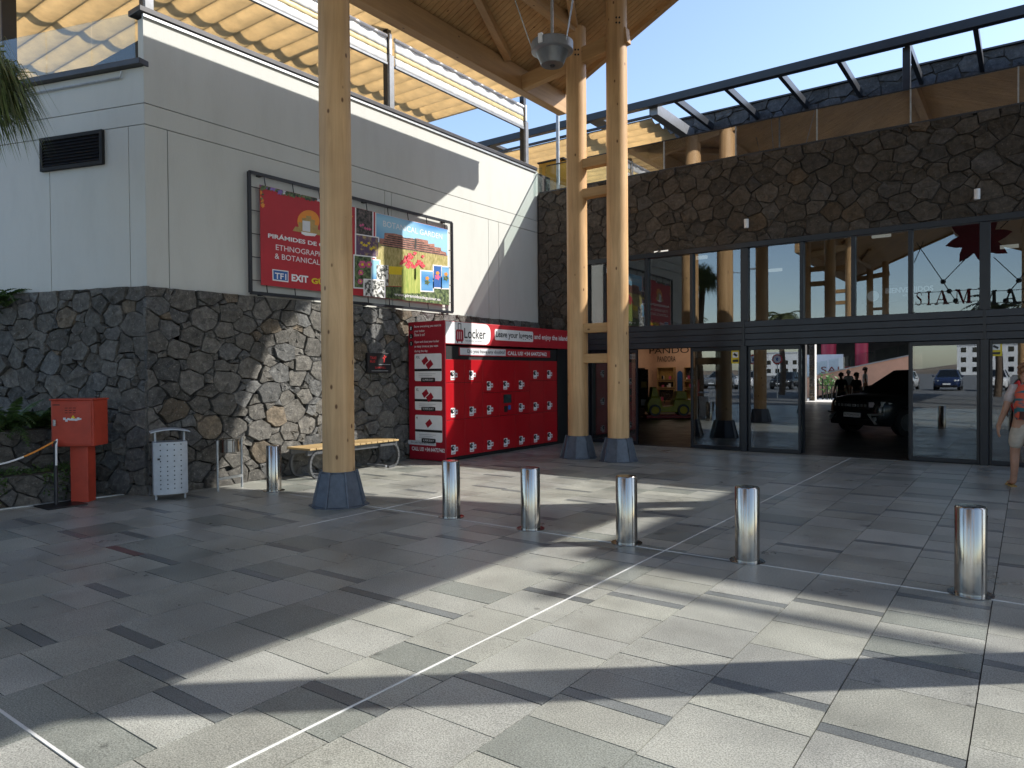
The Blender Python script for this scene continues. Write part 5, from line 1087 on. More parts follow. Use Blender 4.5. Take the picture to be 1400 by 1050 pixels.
# ------------------------------------------------------------------ cars
def car_paint(n, c, r=.25): return mat(n, c, r, 0.0, var=.03, coords='P', spec=.6)
M['tyre'] = mat('tyre_rubber', (.012, .012, .012), .85, var=.2, coords='P'); M['rim'] = mat('alloy_rim', (.35, .36, .37), .3, .8, var=.1, coords='P')
M['carglass'] = mat('dark_car_glass', (.012, .015, .017), .06, spec=.7); M['lampglass'] = mat('headlamp_glass', (.55, .58, .60), .12, .3, var=.2, scale=30, coords='P'); M['tail'] = mat('tail_lamp_red', (.4, .01, .015), .2)
def car(paint, name, label, loc, rz, group=None, suv=True, detail=False):
    t = thing(name, label, 'car', loc, rz, group)
    h = 1.0 if suv else .9
    S = [(-2.10, .60, .40, .66), (-2.06, .76, .30, .84), (-1.92, .86, .24, .93), (-1.5, .905, .22, .985), (-1.1, .91, .21, 1.02), (-.8, .91, .21, 1.05), (0, .915, .21, 1.04), (1.0, .91, .21, 1.06), (1.6, .90, .24, 1.08), (1.95, .85, .30, 1.06), (2.06, .78, .38, 1.0), (2.10, .66, .46, .90)]
    vs = []; fs = []
    for (y, wd, zb, zt) in S:
        zt *= h; m = zb + (zt - zb) * .55
        half = [(wd * .88, zb), (wd, zb + .10), (wd * 1.0, m), (wd * .985, zt - .12), (wd * .91, zt - .02), (wd * .55, zt + .012), (0, zt + .02)]
        vs += [(x, y, z) for x, z in half] + [(-x, y, z) for x, z in half[-2::-1]]
    n = 13
    for i in range(len(S) - 1):
        for j in range(n - 1): fs.append((i * n + j, i * n + j + 1, (i + 1) * n + j + 1, (i + 1) * n + j))
        fs.append((i * n + n - 1, i * n, (i + 1) * n, (i + 1) * n + n - 1))
    fs += [tuple(range(n))[::-1], tuple(range((len(S) - 1) * n, len(S) * n))]
    body = MB().add([(x, y, z) for x, y, z in vs], fs).build('body', paint, t, smooth=True, local=True, angle=50)
    zr = 1.58 * (1 if suv else .94); zb = 1.02 * h
    bot = [(-.80, -.98), (.80, -.98), (.86, -.2), (.86, 1.3), (.76, 2.0), (-.76, 2.0), (-.86, 1.3), (-.86, -.2)]
    top = [(-.56, -.12), (.56, -.12), (.64, .3), (.63, 1.2), (.56, 1.62), (-.56, 1.62), (-.63, 1.2), (-.64, .3)]
    gv = [(x, y, zb - .02) for x, y in bot] + [(x, y, zr) for x, y in top]
    gh = MB().add(gv, [tuple(range(8))[::-1], tuple(range(8, 16))] + [(i, (i + 1) % 8, 8 + (i + 1) % 8, 8 + i) for i in range(8)]).build('windows', 'carglass', t, local=True)
    rt_ = MB().add([(x * 1.02, y, zr - .03) for x, y in top] + [(x * .98, y, zr + .02) for x, y in top] + [(0, .8, zr + .05)], [(i, (i + 1) % 8, 8 + (i + 1) % 8, 8 + i) for i in range(8)] + [(8 + i, 8 + (i + 1) % 8, 16) for i in range(8)]).build('roof', paint, t, smooth=True, local=True)
    for i in (0, 1, 3, 4, 5, 6):
        a = Vector((*bot[i], zb - .01)) * 1.0; c = Vector((*top[i], zr - .02)); MB().bar(a, c, .07, .06, up=(0, 1, .4)).build('pillar', paint, t, local=True)
    for s in (-1, 1):
        MB().bar((s * .865, .55, zb), (s * .645, .62, zr - .02), .06, .05, up=(0, 1, 0)).build('pillar', 'black', t, local=True)
        mi = MB().ball((s * 1.0, -.62, 1.06 * h + .05), (.10, .06, .07), 10, 6).build('mirror', paint, t, smooth=True, local=True)
        for y in (-1.32, 1.30):
            wl = MB().lathe((s * .80 - .11, y, .33), [(.20, 0), (.31, .0), (.33, .03), (.33, .19), (.31, .22), (.2, .22)], 26, 'x').build('wheel', 'tyre', t, smooth=True, local=True)
            MB().lathe((s * .915 - .015, y, .33), [(.205, 0), (.205, .03)], 24, 'x').build('rim', 'rim', wl, local=True)
            MB().lathe((s * .90 - .015, y, .36), [(.38, 0), (.38, .02)], 26, 'x').build('wheel_arch', 'black', wl, local=True)
        MB().prism([(s * .50, -2.10, .70 * h), (s * .80, -1.99, .72 * h), (s * .88, -1.75, .80 * h), (s * .82, -1.93, .84 * h), (s * .52, -2.09, .82 * h)], (0, -.025, .0)).build('headlight', 'lampglass', t, local=True)
        MB().box(min(s * .55, s * .86), max(s * .55, s * .86), 2.02, 2.11, .78 * h, .95 * h).build('tail_light', 'tail', t, bevel=.02, local=True)
    MB().box(-.26, .26, -2.135, -2.115, .44, .55).build('number_plate', 'white', t, local=True)
    MB().box(-.26, .26, 2.10, 2.12, .62, .73).build('number_plate', 'white', t, local=True)
    MB().box(-.72, .72, -2.112, -2.02, .25, .40).build('lower_grille', 'black', t, local=True)
    if detail:
        gr_ = MB().box(-.52, .52, -2.125, -2.06, .64, .82).build('grille', 'black', t, local=True)
        for s in (-1, 1):
            for k in range(3): MB().box(s * (.20 + .11 * k) - .035, s * (.20 + .11 * k) + .035, -2.133, -2.126, .70, .77).build('grille_block', 'galv', gr_, local=True)
            MB().prism([(s * .88, -2.04, .56), (s * .50, -2.14, .54), (s * .72, -2.14, .30), (s * .78, -2.12, .30), (s * .60, -2.14, .50), (s * .88, -2.04, .52)], (0, -.015, 0)).build('fog_surround', 'galv', t, local=True)
            MB().lathe((s * .70, -2.135, .42), [(.05, 0), (.05, .02)], 14, 'y').build('fog_light', 'lampglass', t, local=True)
        for s in (-1, 1):
            for z in (.715, .755): MB().box(min(s * .02, s * .13), max(s * .02, s * .13), -2.137, -2.126, z - .008, z + .008).build('badge', 'white', gr_, local=True)
            MB().box(min(s * .12, s * .135), max(s * .12, s * .135), -2.137, -2.126, .715, .755).build('badge', 'white', gr_, local=True)
    return t
blk = car_paint('black_car_paint', (.012, .014, .015), .2)
q = aty(1166, 575, 19.4)
cr1 = car(blk, 'parked_car', 'black car on show inside the open doorway of the mall', (q.x + 1.2, q.y + 1.72, 0), radians(-35), detail=True)
text('AUTOMOTOR', (-.24, -2.136, .47), (1, 0, 0), (0, 0, 1), .48, .05, 'black', cr1, name='plate_text', depth=.001).location = (0, 0, 0)
for o in list(cr1.children):
    if o.name.startswith('plate_text'):
        ox, oy, oz = ORG[cr1.name]
        for v in o.data.vertices: v.co.x += ox; v.co.y += oy; v.co.z += oz

# ------------------------------------------------------------------ sign letters, flower and cables in the rear gable, seen mirrored in the upper glass
SYG = 2 * GY - 30.1     # the sign hangs in the gable behind the camera; the glass mirrors it
def zs(x, y): return (1180 + x / 6.177, 290 + y / 6.176)
def spt(x, y, Y=None): q = zs(x, y); p = aty(q[0], q[1], 30.1 if Y is None else Y); p.y = SYG if Y is None else Y; return p
sg = thing('letter_sign', 'dark red serif letters and flower on cables, mirrored in the upper glass', 'sign', tuple(spt(690, 790)))
zb_ = spt(690, 790).z; hl = spt(690, 670).z - zb_
def stroke(pts, m='darkred', par=None):
    return MB().prism([(x, SYG, zb_ + z * hl) for x, z in pts], (0, .04, 0))
def letter(ch, x, wd, m):
    L_ = [];  t = .24 * wd; s = .07
    def sf(a, c, z): L_.append([(a, z), (c, z), (c, z + s), (a, z + s)])
    if ch == 'I': L_ += [[(x + .3 * wd, 0), (x + .7 * wd, 0), (x + .7 * wd, 1), (x + .3 * wd, 1)]]; sf(x, x + wd, 0); sf(x, x + wd, 1 - s)
    elif ch == 'L': L_ += [[(x + .15 * wd, 0), (x + .42 * wd, 0), (x + .42 * wd, 1), (x + .15 * wd, 1)], [(x + .42 * wd, 0), (x + wd, 0), (x + wd, .3), (x + .93 * wd, s), (x + .42 * wd, s)]]; sf(x, x + .58 * wd, 1 - s); sf(x, x + .43 * wd, 0)
    elif ch == 'A': L_ += [[(x + .05 * wd, 0), (x + .12 * wd, 0), (x + .52 * wd, 1), (x + .46 * wd, 1)], [(x + .66 * wd, 0), (x + .96 * wd, 0), (x + .58 * wd, 1), (x + .46 * wd, 1)], [(x + .22 * wd, .32), (x + .72 * wd, .32), (x + .72 * wd, .39), (x + .25 * wd, .39)]]; sf(x - .03 * wd, x + .24 * wd, 0); sf(x + .56 * wd, x + 1.03 * wd, 0)
    elif ch == 'M': L_ += [[(x + .07 * wd, 0), (x + .12 * wd, 0), (x + .15 * wd, 1), (x + .10 * wd, 1)], [(x + .10 * wd, 1), (x + .28 * wd, 1), (x + .58 * wd, 0), (x + .46 * wd, 0)], [(x + .46 * wd, 0), (x + .53 * wd, 0), (x + .80 * wd, 1), (x + .74 * wd, 1)], [(x + .72 * wd, 0), (x + .94 * wd, 0), (x + .92 * wd, 1), (x + .74 * wd, 1)]]; sf(x - .02 * wd, x + .22 * wd, 0); sf(x + .64 * wd, x + 1.02 * wd, 0); sf(x, x + .2 * wd, 1 - s); sf(x + .8 * wd, x + 1.0 * wd, 1 - s)
    elif ch == 'S':
        pts = [(.86, .74), (.80, .9), (.62, .97), (.42, .95), (.28, .84), (.30, .68), (.48, .57), (.68, .46), (.80, .32), (.76, .14), (.58, .04), (.36, .05), (.2, .14), (.12, .28)]
        th = [.05, .08, .10, .12, .16, .22, .28, .28, .22, .16, .12, .10, .08, .05]
        m_ = MB()
        for i in range(len(pts) - 1):
            a = Vector((x + pts[i][0] * wd, SYG + .02, zb_ + pts[i][1] * hl)); c = Vector((x + pts[i + 1][0] * wd, SYG + .02, zb_ + pts[i + 1][1] * hl)); e = (c - a).normalized() * .012
            m_.bar(a - e, c + e, .04, (th[i] + th[i + 1]) / 2 * wd * .8, up=(1, 0, .01) if abs(c.z - a.z) > abs(c.x - a.x) else (0, 0, 1))
        return m_.build('letter_s', m, sg)
    m_ = MB()
    for i, P in enumerate(L_): m_.prism([(px, SYG + .002 * i, zb_ + pz * hl) for px, pz in P], (0, .04, 0))
    return m_.build('letter_' + ch.lower(), m, sg)
M['olive'] = mat('dark_olive_acrylic', (.045, .05, .045), .35, var=.1, coords='P')
for ch, a, c, m in (('S', 425, 492, 'darkred'), ('I', 525, 562, 'darkred'), ('A', 595, 712, 'darkred'), ('M', 765, 905, 'darkred'), ('M', 955, 1108, 'olive'), ('A', 1170, 1282, 'olive'), ('L', 1325, 1400, 'olive'), ('L', 1425, 1500, 'olive')):
    x0 = spt(a, 760).x; letter(ch, x0, spt(c, 760).x - x0, m)
xa, xb = spt(420, 760).x, spt(1500, 760).x
for z in (.12, .92): MB().tube([(xa, SYG - .02, zb_ + z * hl), (xb, SYG + .06, zb_ + z * hl)], .012, 6).build('mounting_wire', 'black', sg)
fc = spt(955, 225); R_ = (spt(1265, 200).x - spt(695, 230).x) / 2
for k in range(8):
    t = 2 * pi * k / 8 + .2; u = Vector((cos(t), 0, sin(t))); v = Vector((-sin(t), 0, cos(t)))
    pts = [fc + u * R_ * a + v * R_ * b_ for a, b_ in ((.0, -.10), (.25, -.19), (.5, -.22), (.75, -.15), (1.0, 0), (.75, .15), (.5, .22), (.25, .19), (.0, .10))]
    MB().prism([p + Vector((0, .003 * k, 0)) for p in pts], (0, .025, 0)).build('flower_petal', 'darkred', sg)
nodes = [(665, 600), (1290, 565), (715, 680), (1215, 655), (770, 760), (1180, 735)]
for a, c in (((440, 270), (665, 600)), ((880, 380), (665, 600)), ((1080, 370), (1290, 565)), ((1375, 450), (1290, 565)), ((665, 600), (715, 680)), ((1290, 565), (1215, 655)), ((715, 680), (770, 760)), ((1215, 655), (1180, 735)), ((500, 260), (420, 440)), ((1215, 50), (1130, 130))):
    MB().tube([spt(*a) + Vector((0, .05, 0)), spt(*c) + Vector((0, .05, 0))], .016, 6).build('cable', 'black', sg)
for a in nodes: p = spt(*a); MB().ball((p.x, p.y + .05, p.z), .09, 10, 6).build('cable_node', 'black', sg, smooth=True)
ws = thing('welcome_sign', 'white BIENVENIDOS letters inside the upper glass', 'sign', tuple(spt(190, 690, GY + .35)))
p0, p1 = spt(190, 690, GY + .35), spt(595, 665, GY + .35); hh = (spt(190, 645, GY + .35).z - p0.z)
M['dimwhite'] = mat('lit_white_letters', (.6, .62, .64), .5, emit=(.8, .9, 1), es=.12)
text('BIENVENIDOS', p0, (1, 0, 0), (0, 0, 1), p1.x - p0.x, hh, 'dimwhite', ws, depth=.02, bold=.04); text('WELCOME', p0 + Vector(((p1.x - p0.x) * .36, 0, -hh * .75)), (1, 0, 0), (0, 0, 1), (p1.x - p0.x) * .32, hh * .4, 'dimwhite', ws, depth=.02)
pp = spt(85, 710, GY + .35); MB().lathe((pp.x, GY + .33, pp.z), [(.10, 0), (.10, .01)], 20, 'y').build('round_symbol', 'dimwhite', ws); MB().box(pp.x - .2, p1.x + .1, GY + .37, GY + .39, p0.z - hh * 1.6, p0.z + hh * 1.6).build('back_panel', 'hall_dark', ws)

# ------------------------------------------------------------------ COURTYARD SEEN THROUGH THE HALL
M['pale'] = mat('pale_courtyard_paving', (.55, .53, .49), .7, var=.1, scale=2, coords='P')
M['terracotta'] = mat('salmon_render', (.60, .33, .22), .7, var=.06, scale=2, coords='P'); M['redcol'] = mat('red_column_paint', (.45, .03, .06), .5, var=.05, coords='P')
b = MB(); b.box(-30, 10, 38.55, 60, -.03, .003); struct(b.build('courtyard', 'pale'))
rm = thing('courtyard_ramp', 'salmon walled ramp with glass balustrade in the courtyard behind the hall', 'ramp', (-8, 44, 0))
RY = 44
def rq(x, y): return aty(x, y, RY)
P = [rq(1100, 517), rq(1260, 483), rq(1260, 512), rq(1100, 545)]; MB().prism([p for p in P][::-1], (0, .25, 0)).build('ramp_wall', 'terracotta', rm)
P = [rq(1100, 545.2), rq(1260, 512.2), Vector((P[1].x, RY, 0)), Vector((P[0].x, RY, 0))]
MB().prism([(p.x, RY + .05, p.z) for p in P][::-1], (0, .2, 0)).build('lower_wall', 'basalt_dark', rm)
for k in range(5):
    xa_, xb_ = 1100 + 32 * k + 1, 1132 + 32 * k - 1; f = lambda x: 516 - (x - 1100) * .2125; g_ = lambda x: 499 - (x - 1100) * .208
    MB().prism([rq(xa_, f(xa_)), rq(xb_, f(xb_)), rq(xb_, g_(xb_)), rq(xa_, g_(xa_))], (0, .015, 0)).build('glass_pane', 'glass_rail', rm)
MB().bar(rq(1100, 516), rq(1260, 482.3), .1, .07).build('ramp_coping', 'galv', rm)
rbk = thing('courtyard_building', 'dark building with red columns beyond the courtyard', 'building', (-8, 52, 0))
MB().box(-30, 10, 56, 57, 0, 9).build('wall', 'hall_dark', rbk); MB().box(-30, 10, 50, 56, 3.6, 9).build('upper_floor', 'hall_dark', rbk)
for px, r_ in ((1178, .38), (1133, .45)): p = aty(px, 470, 49.5); MB().lathe((p.x, 49.5, 0), [(r_, 0), (r_, 3.6)], 24).build('column', 'redcol', rbk, smooth=True)
MB().box(-14, -9.2, 47, 47.2, .0, 2.6).build('shop_screen', 'offwhite', rbk)
text('SALE', (aty(1122, 508, 46.9).x, 46.99, 1.45), (1, 0, 0), (0, 0, 1), 1.7, .40, 'darkred', rbk, name='window_letters', depth=.01)
pi_ = thing('stone_pier', 'pale sunlit stone pier at the far end of the hall', 'pier', (-9.3, 40, 0)); p0, p1 = aty(1106.5, 540, 40.2), aty(1114, 540, 40.2)
core_ = MB().box(p0.x, p1.x, 40.2, 40.6, 0, 4.2).build('pier_core', 'pale', pi_)
masonry((p0.x, p1.x, 0, 4.2), lambda u, v, d: (u, 40.2 - d, v), core_, 'basalt', 51, .06, .12, depth=.03, gap=.004)
pf = thing('planter_fence', 'dark railing with a green shrub in the courtyard', 'railing', (-9.5, 42, 0))
xa_, xb_ = aty(1112, 545, 42).x, aty(1150, 545, 42).x
for k in range(7): x = xa_ + (xb_ - xa_) * k / 6; MB().box(x - .03, x + .03, 41.97, 42.03, 0, 1.15 if k < 3 else .8).build('picket', 'black', pf)
MB().box(xa_, xb_, 41.98, 42.02, .78, .82).build('rail', 'black', pf)
m_ = MB(); rng = random.Random(6); pb_ = aty(1130, 545, 42.6)
for k in range(160):
    c = Vector((pb_.x + rng.gauss(0, .3), 42.6 + rng.gauss(0, .25), .9 + rng.gauss(0, .22))); u = Vector((rng.gauss(0, 1), rng.gauss(0, 1), rng.gauss(0, 1))).normalized() * .12; v = u.orthogonal().normalized() * .05; s_ = rng.uniform(1.2, 2.6); m_.add([c - u, c + v, c + u, c - v], [(0, 1, 2, 3)], (s_, s_ * 1.2, s_))
for k in range(4): m_.tube([(pb_.x + .1 * k - .15, 42.6, 0), (pb_.x + .14 * k - .2, 42.6, .9)], .02, 5, tint=(.6, .5, .4))
tag(m_.build('shrub', 'leaf'), 'light green shrub behind the courtyard railing', 'shrub')

# ------------------------------------------------------------------ PEOPLE
def skin_mesh(name, J, E, root, m, parent, sub=2):
    names = list(J); me = bpy.data.meshes.new(name); me.from_pydata([J[k][0] for k in names], [(names.index(a), names.index(c)) for a, c in E], [])
    ob = bpy.data.objects.new(name, me); COL.objects.link(ob); ob.modifiers.new('skin', 'SKIN'); s = ob.modifiers.new('sub', 'SUBSURF'); s.levels = sub; s.render_levels = sub
    for i, k in enumerate(names):
        r = J[k][1]; r = r if isinstance(r, tuple) else (r, r); d = me.skin_vertices[0].data[i]; d.radius = r; d.use_root = (k == root)
    bpy.context.view_layer.update(); dg = bpy.context.evaluated_depsgraph_get(); m2 = bpy.data.meshes.new_from_object(ob.evaluated_get(dg)); m2.name = name
    bpy.data.objects.remove(ob); bpy.data.meshes.remove(me)
    o = bpy.data.objects.new(name, m2); COL.objects.link(o); m2.materials.clear(); m2.materials.append(m); m2.polygons.foreach_set('use_smooth', [True] * len(m2.polygons)); o.parent = parent
    return o
M['skin'] = mat('skin', (.42, .23, .15), .55, var=.1, scale=9); M['skin_dark'] = mat('tanned_skin', (.26, .13, .08), .55, var=.1, scale=9)
M['hair'] = mat('auburn_hair', (.22, .10, .045), .6, var=.35, scale=30, stretch=(1, 1, .3)); M['hair_dark'] = mat('dark_hair', (.02, .014, .01), .5, var=.3, scale=30)
def person(label, loc, rz, skin, hair, top, bottom, short=True, stride=.12, sc=1.0, longhair=False, group=None):
    t = thing('person', label, 'person', loc, rz, group); t.scale = (sc, sc, sc); s = stride
    J = {'pel': ((0, 0, .90), (.15, .10)), 'sp': ((0, 0, 1.06), (.125, .09)), 'ch': ((0, .01, 1.24), (.145, .10)), 'nk0': ((0, .01, 1.38), (.075, .065)), 'nk': ((0, 0, 1.44), .052), 'hd0': ((0, -.015, 1.50), (.066, .075)), 'hd': ((0, -.015, 1.575), (.078, .092)), 'hd1': ((0, -.008, 1.64), (.058, .07)), 'nose': ((0, -.105, 1.555), .016)}
    E = [('pel', 'sp'), ('sp', 'ch'), ('ch', 'nk0'), ('nk0', 'nk'), ('nk', 'hd0'), ('hd0', 'hd'), ('hd', 'hd1'), ('hd', 'nose')]
    for sd, q, dy in (('l', -1, -s), ('r', 1, s)):
        J.update({sd + 'sh': ((q * .155, .01, 1.34), .062), sd + 'el': ((q * .235, .04 + dy * .15, 1.08), .043), sd + 'wr': ((q * .285, -.03 + dy * .5, .86), .029), sd + 'pm': ((q * .292, -.045 + dy * .55, .80), (.022, .038)),
                  sd + 'hp': ((q * .085, 0, .84), .098), sd + 'kn': ((q * .095, -.02 + dy, .48), .060), sd + 'cf': ((q * .096, .02 + dy * 1.35, .33), .056), sd + 'an': ((q * .098, .04 + dy * 1.9, .085), .036), sd + 'he': ((q * .098, .06 + dy * 1.9, .035), .033), sd + 'to': ((q * .115, -.13 + dy * 1.9, .028), (.036, .022))})
        E += [('ch', sd + 'sh'), (sd + 'sh', sd + 'el'), (sd + 'el', sd + 'wr'), (sd + 'wr', sd + 'pm'), ('pel', sd + 'hp'), (sd + 'hp', sd + 'kn'), (sd + 'kn', sd + 'cf'), (sd + 'cf', sd + 'an'), (sd + 'an', sd + 'he'), (sd + 'an', sd + 'to')]
        px, py, pz = J[sd + 'pm'][0]
        for i, (oy, L_) in enumerate(((-.032, .070), (-.011, .080), (.011, .074), (.030, .058))):
            J[sd + 'f%da' % i] = ((px, py + oy, pz - .045), .0095); J[sd + 'f%db' % i] = ((px - q * .006, py + oy * 1.1 - .004, pz - .045 - L_ * .5), .0085); J[sd + 'f%dc' % i] = ((px - q * .020, py + oy * 1.1 - .010, pz - .045 - L_), .0075)
            E += [(sd + 'pm', sd + 'f%da' % i), (sd + 'f%da' % i, sd + 'f%db' % i), (sd + 'f%db' % i, sd + 'f%dc' % i)]
        J[sd + 't0'] = ((px - q * .004, py - .045, pz + .005), .011); J[sd + 't1'] = ((px - q * .012, py - .066, pz - .035), .009); E += [(sd + 'pm', sd + 't0'), (sd + 't0', sd + 't1')]
    body = skin_mesh('body', J, E, 'pel', skin, t)
    f = MB()
    for q in (-1, 1):
        f.ball((q * .031, -.098, 1.578), (.012, .006, .007), 8, 5)
    f.build('eyes', 'black', body, local=True); MB().ball((0, -.098, 1.515), (.022, .008, .006), 8, 5).build('lips', 'pinkprint', body, local=True)
    for q in (-1, 1): MB().ball((q * .083, .0, 1.565), (.012, .02, .032), 8, 6).build('ear', skin, body, local=True, smooth=True)
    h = MB(); rg = random.Random(int(loc[0] * 100))
    for k in range(70):
        a = rg.uniform(0, 2 * pi); e = rg.uniform(-.35, 1.5); p = Vector((.078 * cos(a) * cos(e), .092 * sin(a) * cos(e) + .005, 1.60 + .085 * sin(e)))
        if p.y < -.045 and p.z < 1.635: continue
        h.ball(p, (.03, .03, .034), 6, 4)
    if longhair:
        for k in range(30): h.ball((rg.uniform(-.07, .07), .075 + rg.uniform(-.02, .02), rg.uniform(1.42, 1.56)), (.028, .026, .045), 6, 4)
    h.build('hair', hair, t, local=True, smooth=True, angle=180)
    T = {'a': ((0, 0, .93), (.165, .118)), 'b': ((0, 0, 1.06), (.145, .108)), 'c': ((0, .01, 1.24), (.165, .118)), 'd': ((0, .01, 1.385), (.09, .075))}; TE = [('a', 'b'), ('b', 'c'), ('c', 'd')]
    for sd, q in (('l', -1), ('r', 1)):
        e0 = Vector(J[sd + 'sh'][0]); e1 = Vector(J[sd + 'el'][0]); T[sd + 's'] = (tuple(e0 + Vector((0, 0, .012))), .077); T[sd + 'e'] = (tuple(e0.lerp(e1, .72)), .064); TE += [('c', sd + 's'), (sd + 's', sd + 'e')]
    skin_mesh('shirt', T, TE, 'a', top, t)
    B = {'p': ((0, 0, .96), (.158, .112)), 'q': ((0, 0, .86), (.165, .12))}; BE = [('p', 'q')]
    for sd, q in (('l', -1), ('r', 1)):
        h0 = Vector(J[sd + 'hp'][0]); k0 = Vector(J[sd + 'kn'][0]); a0 = Vector(J[sd + 'an'][0]); B[sd + 'h'] = (tuple(h0 - Vector((0, 0, .03))), .108)
        B[sd + 'k'] = (tuple(h0.lerp(k0, .86 if short else 1.0)), .094 if short else .078); BE += [('q', sd + 'h'), (sd + 'h', sd + 'k')]
        if not short: B[sd + 'a'] = (tuple(k0.lerp(a0, .93)), .058); BE += [(sd + 'k', sd + 'a')]
    skin_mesh('shorts' if short else 'trousers', B, BE, 'p', bottom, t)
    for sd, q in (('l', -1), ('r', 1)):
        a = J[sd + 'he'][0]; c = J[sd + 'to'][0]; sh_ = MB(); x = (a[0] + c[0]) / 2
        sh_.prism([(x - .045, c[1] - .05, 0.0), (x + .045, c[1] - .05, 0.0), (x + .05, c[1] + .05, 0), (x + .034, a[1] + .035, 0), (x - .034, a[1] + .035, 0), (x - .05, c[1] + .05, 0)], (0, 0, .016)); sh_.tube([(x - .045, c[1] + .03, .01), (x - .03, c[1] + .025, .055), (x, c[1] + .02, .065), (x + .03, c[1] + .025, .055), (x + .045, c[1] + .03, .01)], .008, 6)
        sh_.build('sandal', 'tan', t, local=True)
    return t
M['pinkshirt'] = mat('pale_pink_cotton', (.50, .42, .39), .8, var=.12, scale=12, bump=.15, bscale=30); M['beige'] = mat('beige_cotton', (.48, .42, .34), .85, var=.12, scale=12, bump=.15, bscale=30)
M['darkcloth'] = mat('dark_cotton', (.02, .02, .024), .85, var=.2, scale=12); M['whitecloth'] = mat('white_cotton', (.75, .75, .74), .8, var=.06, scale=12)
M['pack'] = mat('patterned_backpack', (.02, .12, .14), .7, col2=(.62, .10, .05), scale=3.4, stretch=(1, 1, 4.5), lo=.46, hi=.54, detail=1.5)
q = atz(1402, 668)
pw = person('person walking in at the right edge with patterned backpack and beige shorts', (q.x, q.y, 0), radians(180 + 14), M['skin'], M['hair'], M['pinkshirt'], M['beige'], sc=.99, stride=-.10)
bk = MB(); prof = [(.13, 0.0), (.155, .05), (.16, .2), (.15, .36), (.11, .45), (.03, .48)]
vs = []; fs = []
for (wd, z) in prof:
    for k in range(14):
        t = pi * k / 13; vs.append((wd * cos(t), .10 + (.15 if z < .4 else .10) * max(0, sin(t)) ** .6, .93 + z))
for i in range(len(prof) - 1):
    for k in range(13): a = i * 14 + k; fs.append((a, a + 1, a + 15, a + 14))
    fs.append((i * 14 + 13, i * 14, (i + 1) * 14, (i + 1) * 14 + 13))
fs += [tuple(range(14))[::-1], tuple(range(70, 84))]
bpk = thing('backpack', 'multicoloured backpack worn by the person at the right edge', 'backpack', (q.x, q.y, 0), radians(194))
bk.add(vs, fs).build('bag', 'pack', bpk, smooth=True, local=True, angle=50)
MB().prism([(.125 * cos(pi * k / 9), .19 + .09 * max(0, sin(pi * k / 9)) ** .6, .945) for k in range(10)], (0, 0, .1)).build('front_pocket', mat('brown_pack_base', (.07, .02, .015), .7, var=.2), bpk, smooth=True, local=True, angle=40)
for s in (-1, 1): MB().tube([(s * .09, .115, 1.33), (s * .095, .06, 1.435), (s * .10, -.06, 1.40), (s * .115, -.135, 1.28), (s * .14, -.06, 1.10), (s * .13, .10, 1.0)], .017, 8).build('strap', 'redprint2', bpk, local=True, smooth=True)
wr = MB().lathe((0, 0, 0), [(.034, -.006), (.034, .006)], 14).build('wristband', 'black', pw, local=True); wr.location = (-.283, -.025 + .05, .875)
p = atz(1150, 566); person('person in dark clothes seen from behind inside the hall doorway', (p.x, p.y, 0), radians(200), M['skin_dark'], M['hair_dark'], M['darkcloth'], M['darkcloth'], sc=.9, stride=.08, group='people beyond the open doorway')
p = aty(1171, 560, 27.4); person('person in black beside the dark clothed walker beyond the doorway', (p.x, p.y, 0), radians(150), M['skin_dark'], M['hair_dark'], M['darkcloth'], M['darkcloth'], short=False, sc=.9, stride=.02, group='people beyond the open doorway')
p = aty(1183, 560, 36.5); person('person in white shirt standing in the sunlit courtyard', (p.x, p.y, 0), radians(110), M['skin'], M['hair_dark'], M['whitecloth'], M['whitecloth'], short=False, sc=1.03, stride=.03, group='people beyond the open doorway')
p = aty(1160, 560, 36); person('person with pale hair half hidden behind the dark walkers', (p.x, p.y, 0), radians(190), M['skin'], mat('grey_hair', (.5, .47, .42), .6, var=.1), M['whitecloth'], M['beige'], sc=.95, stride=.05, group='people beyond the open doorway')

# ------------------------------------------------------------------ BEHIND THE CAMERA: what the glass mirrors
cols = [('white', (.75, .75, .74)), ('white', (.78, .78, .77)), ('grey', (.16, .17, .18)), ('white', (.72, .72, .72)), ('black', (.02, .02, .022)), ('silver', (.42, .43, .44)), ('red', (.35, .02, .02)), ('white', (.76, .76, .75)), ('dark blue', (.02, .035, .09)), ('white', (.74, .74, .73)), ('grey', (.2, .2, .21))]
place = ['farthest left', 'second from the left', 'third from the left', 'fourth from the left', 'fifth from the left', 'in the middle', 'sixth from the right', 'fifth from the right', 'fourth from the right', 'third from the right', 'farthest right']
for i, (nm, c) in enumerate(cols):
    car(car_paint(nm.replace(' ', '_') + '_paint', c), 'parked_car', '%s car mirrored in the doors, %s of its row' % (nm, place[i]), (-30 + i * 3.1, -37 - (i % 3) * .4, 0), radians(180 + (i * 7 % 5 - 2)), 'cars parked opposite the mall', suv=(i % 3 != 1))
def palm(x, y, h, label, seed):
    rg = random.Random(seed); t = thing('palm_tree', label, 'palm', (x, y, 0), group='palms by the car park')
    MB().tube([(.1 * sin(k * .5), 0, h * k / 10) for k in range(11)], [.22 - .008 * k for k in range(11)], 10).build('trunk', 'bark', t, smooth=True, local=True)
    b = MB(); top = Vector((.1 * sin(5), 0, h))
    for k in range(30): a = rg.uniform(0, 2 * pi); frond(b, top, (cos(a), sin(a), rg.uniform(-.2, 1.3)), rg.uniform(1.6, 2.3), rg.uniform(1.4, 2.6), .38, 12, rg, (1, 1, 1))
    b.build('crown', 'palm', t, local=True)
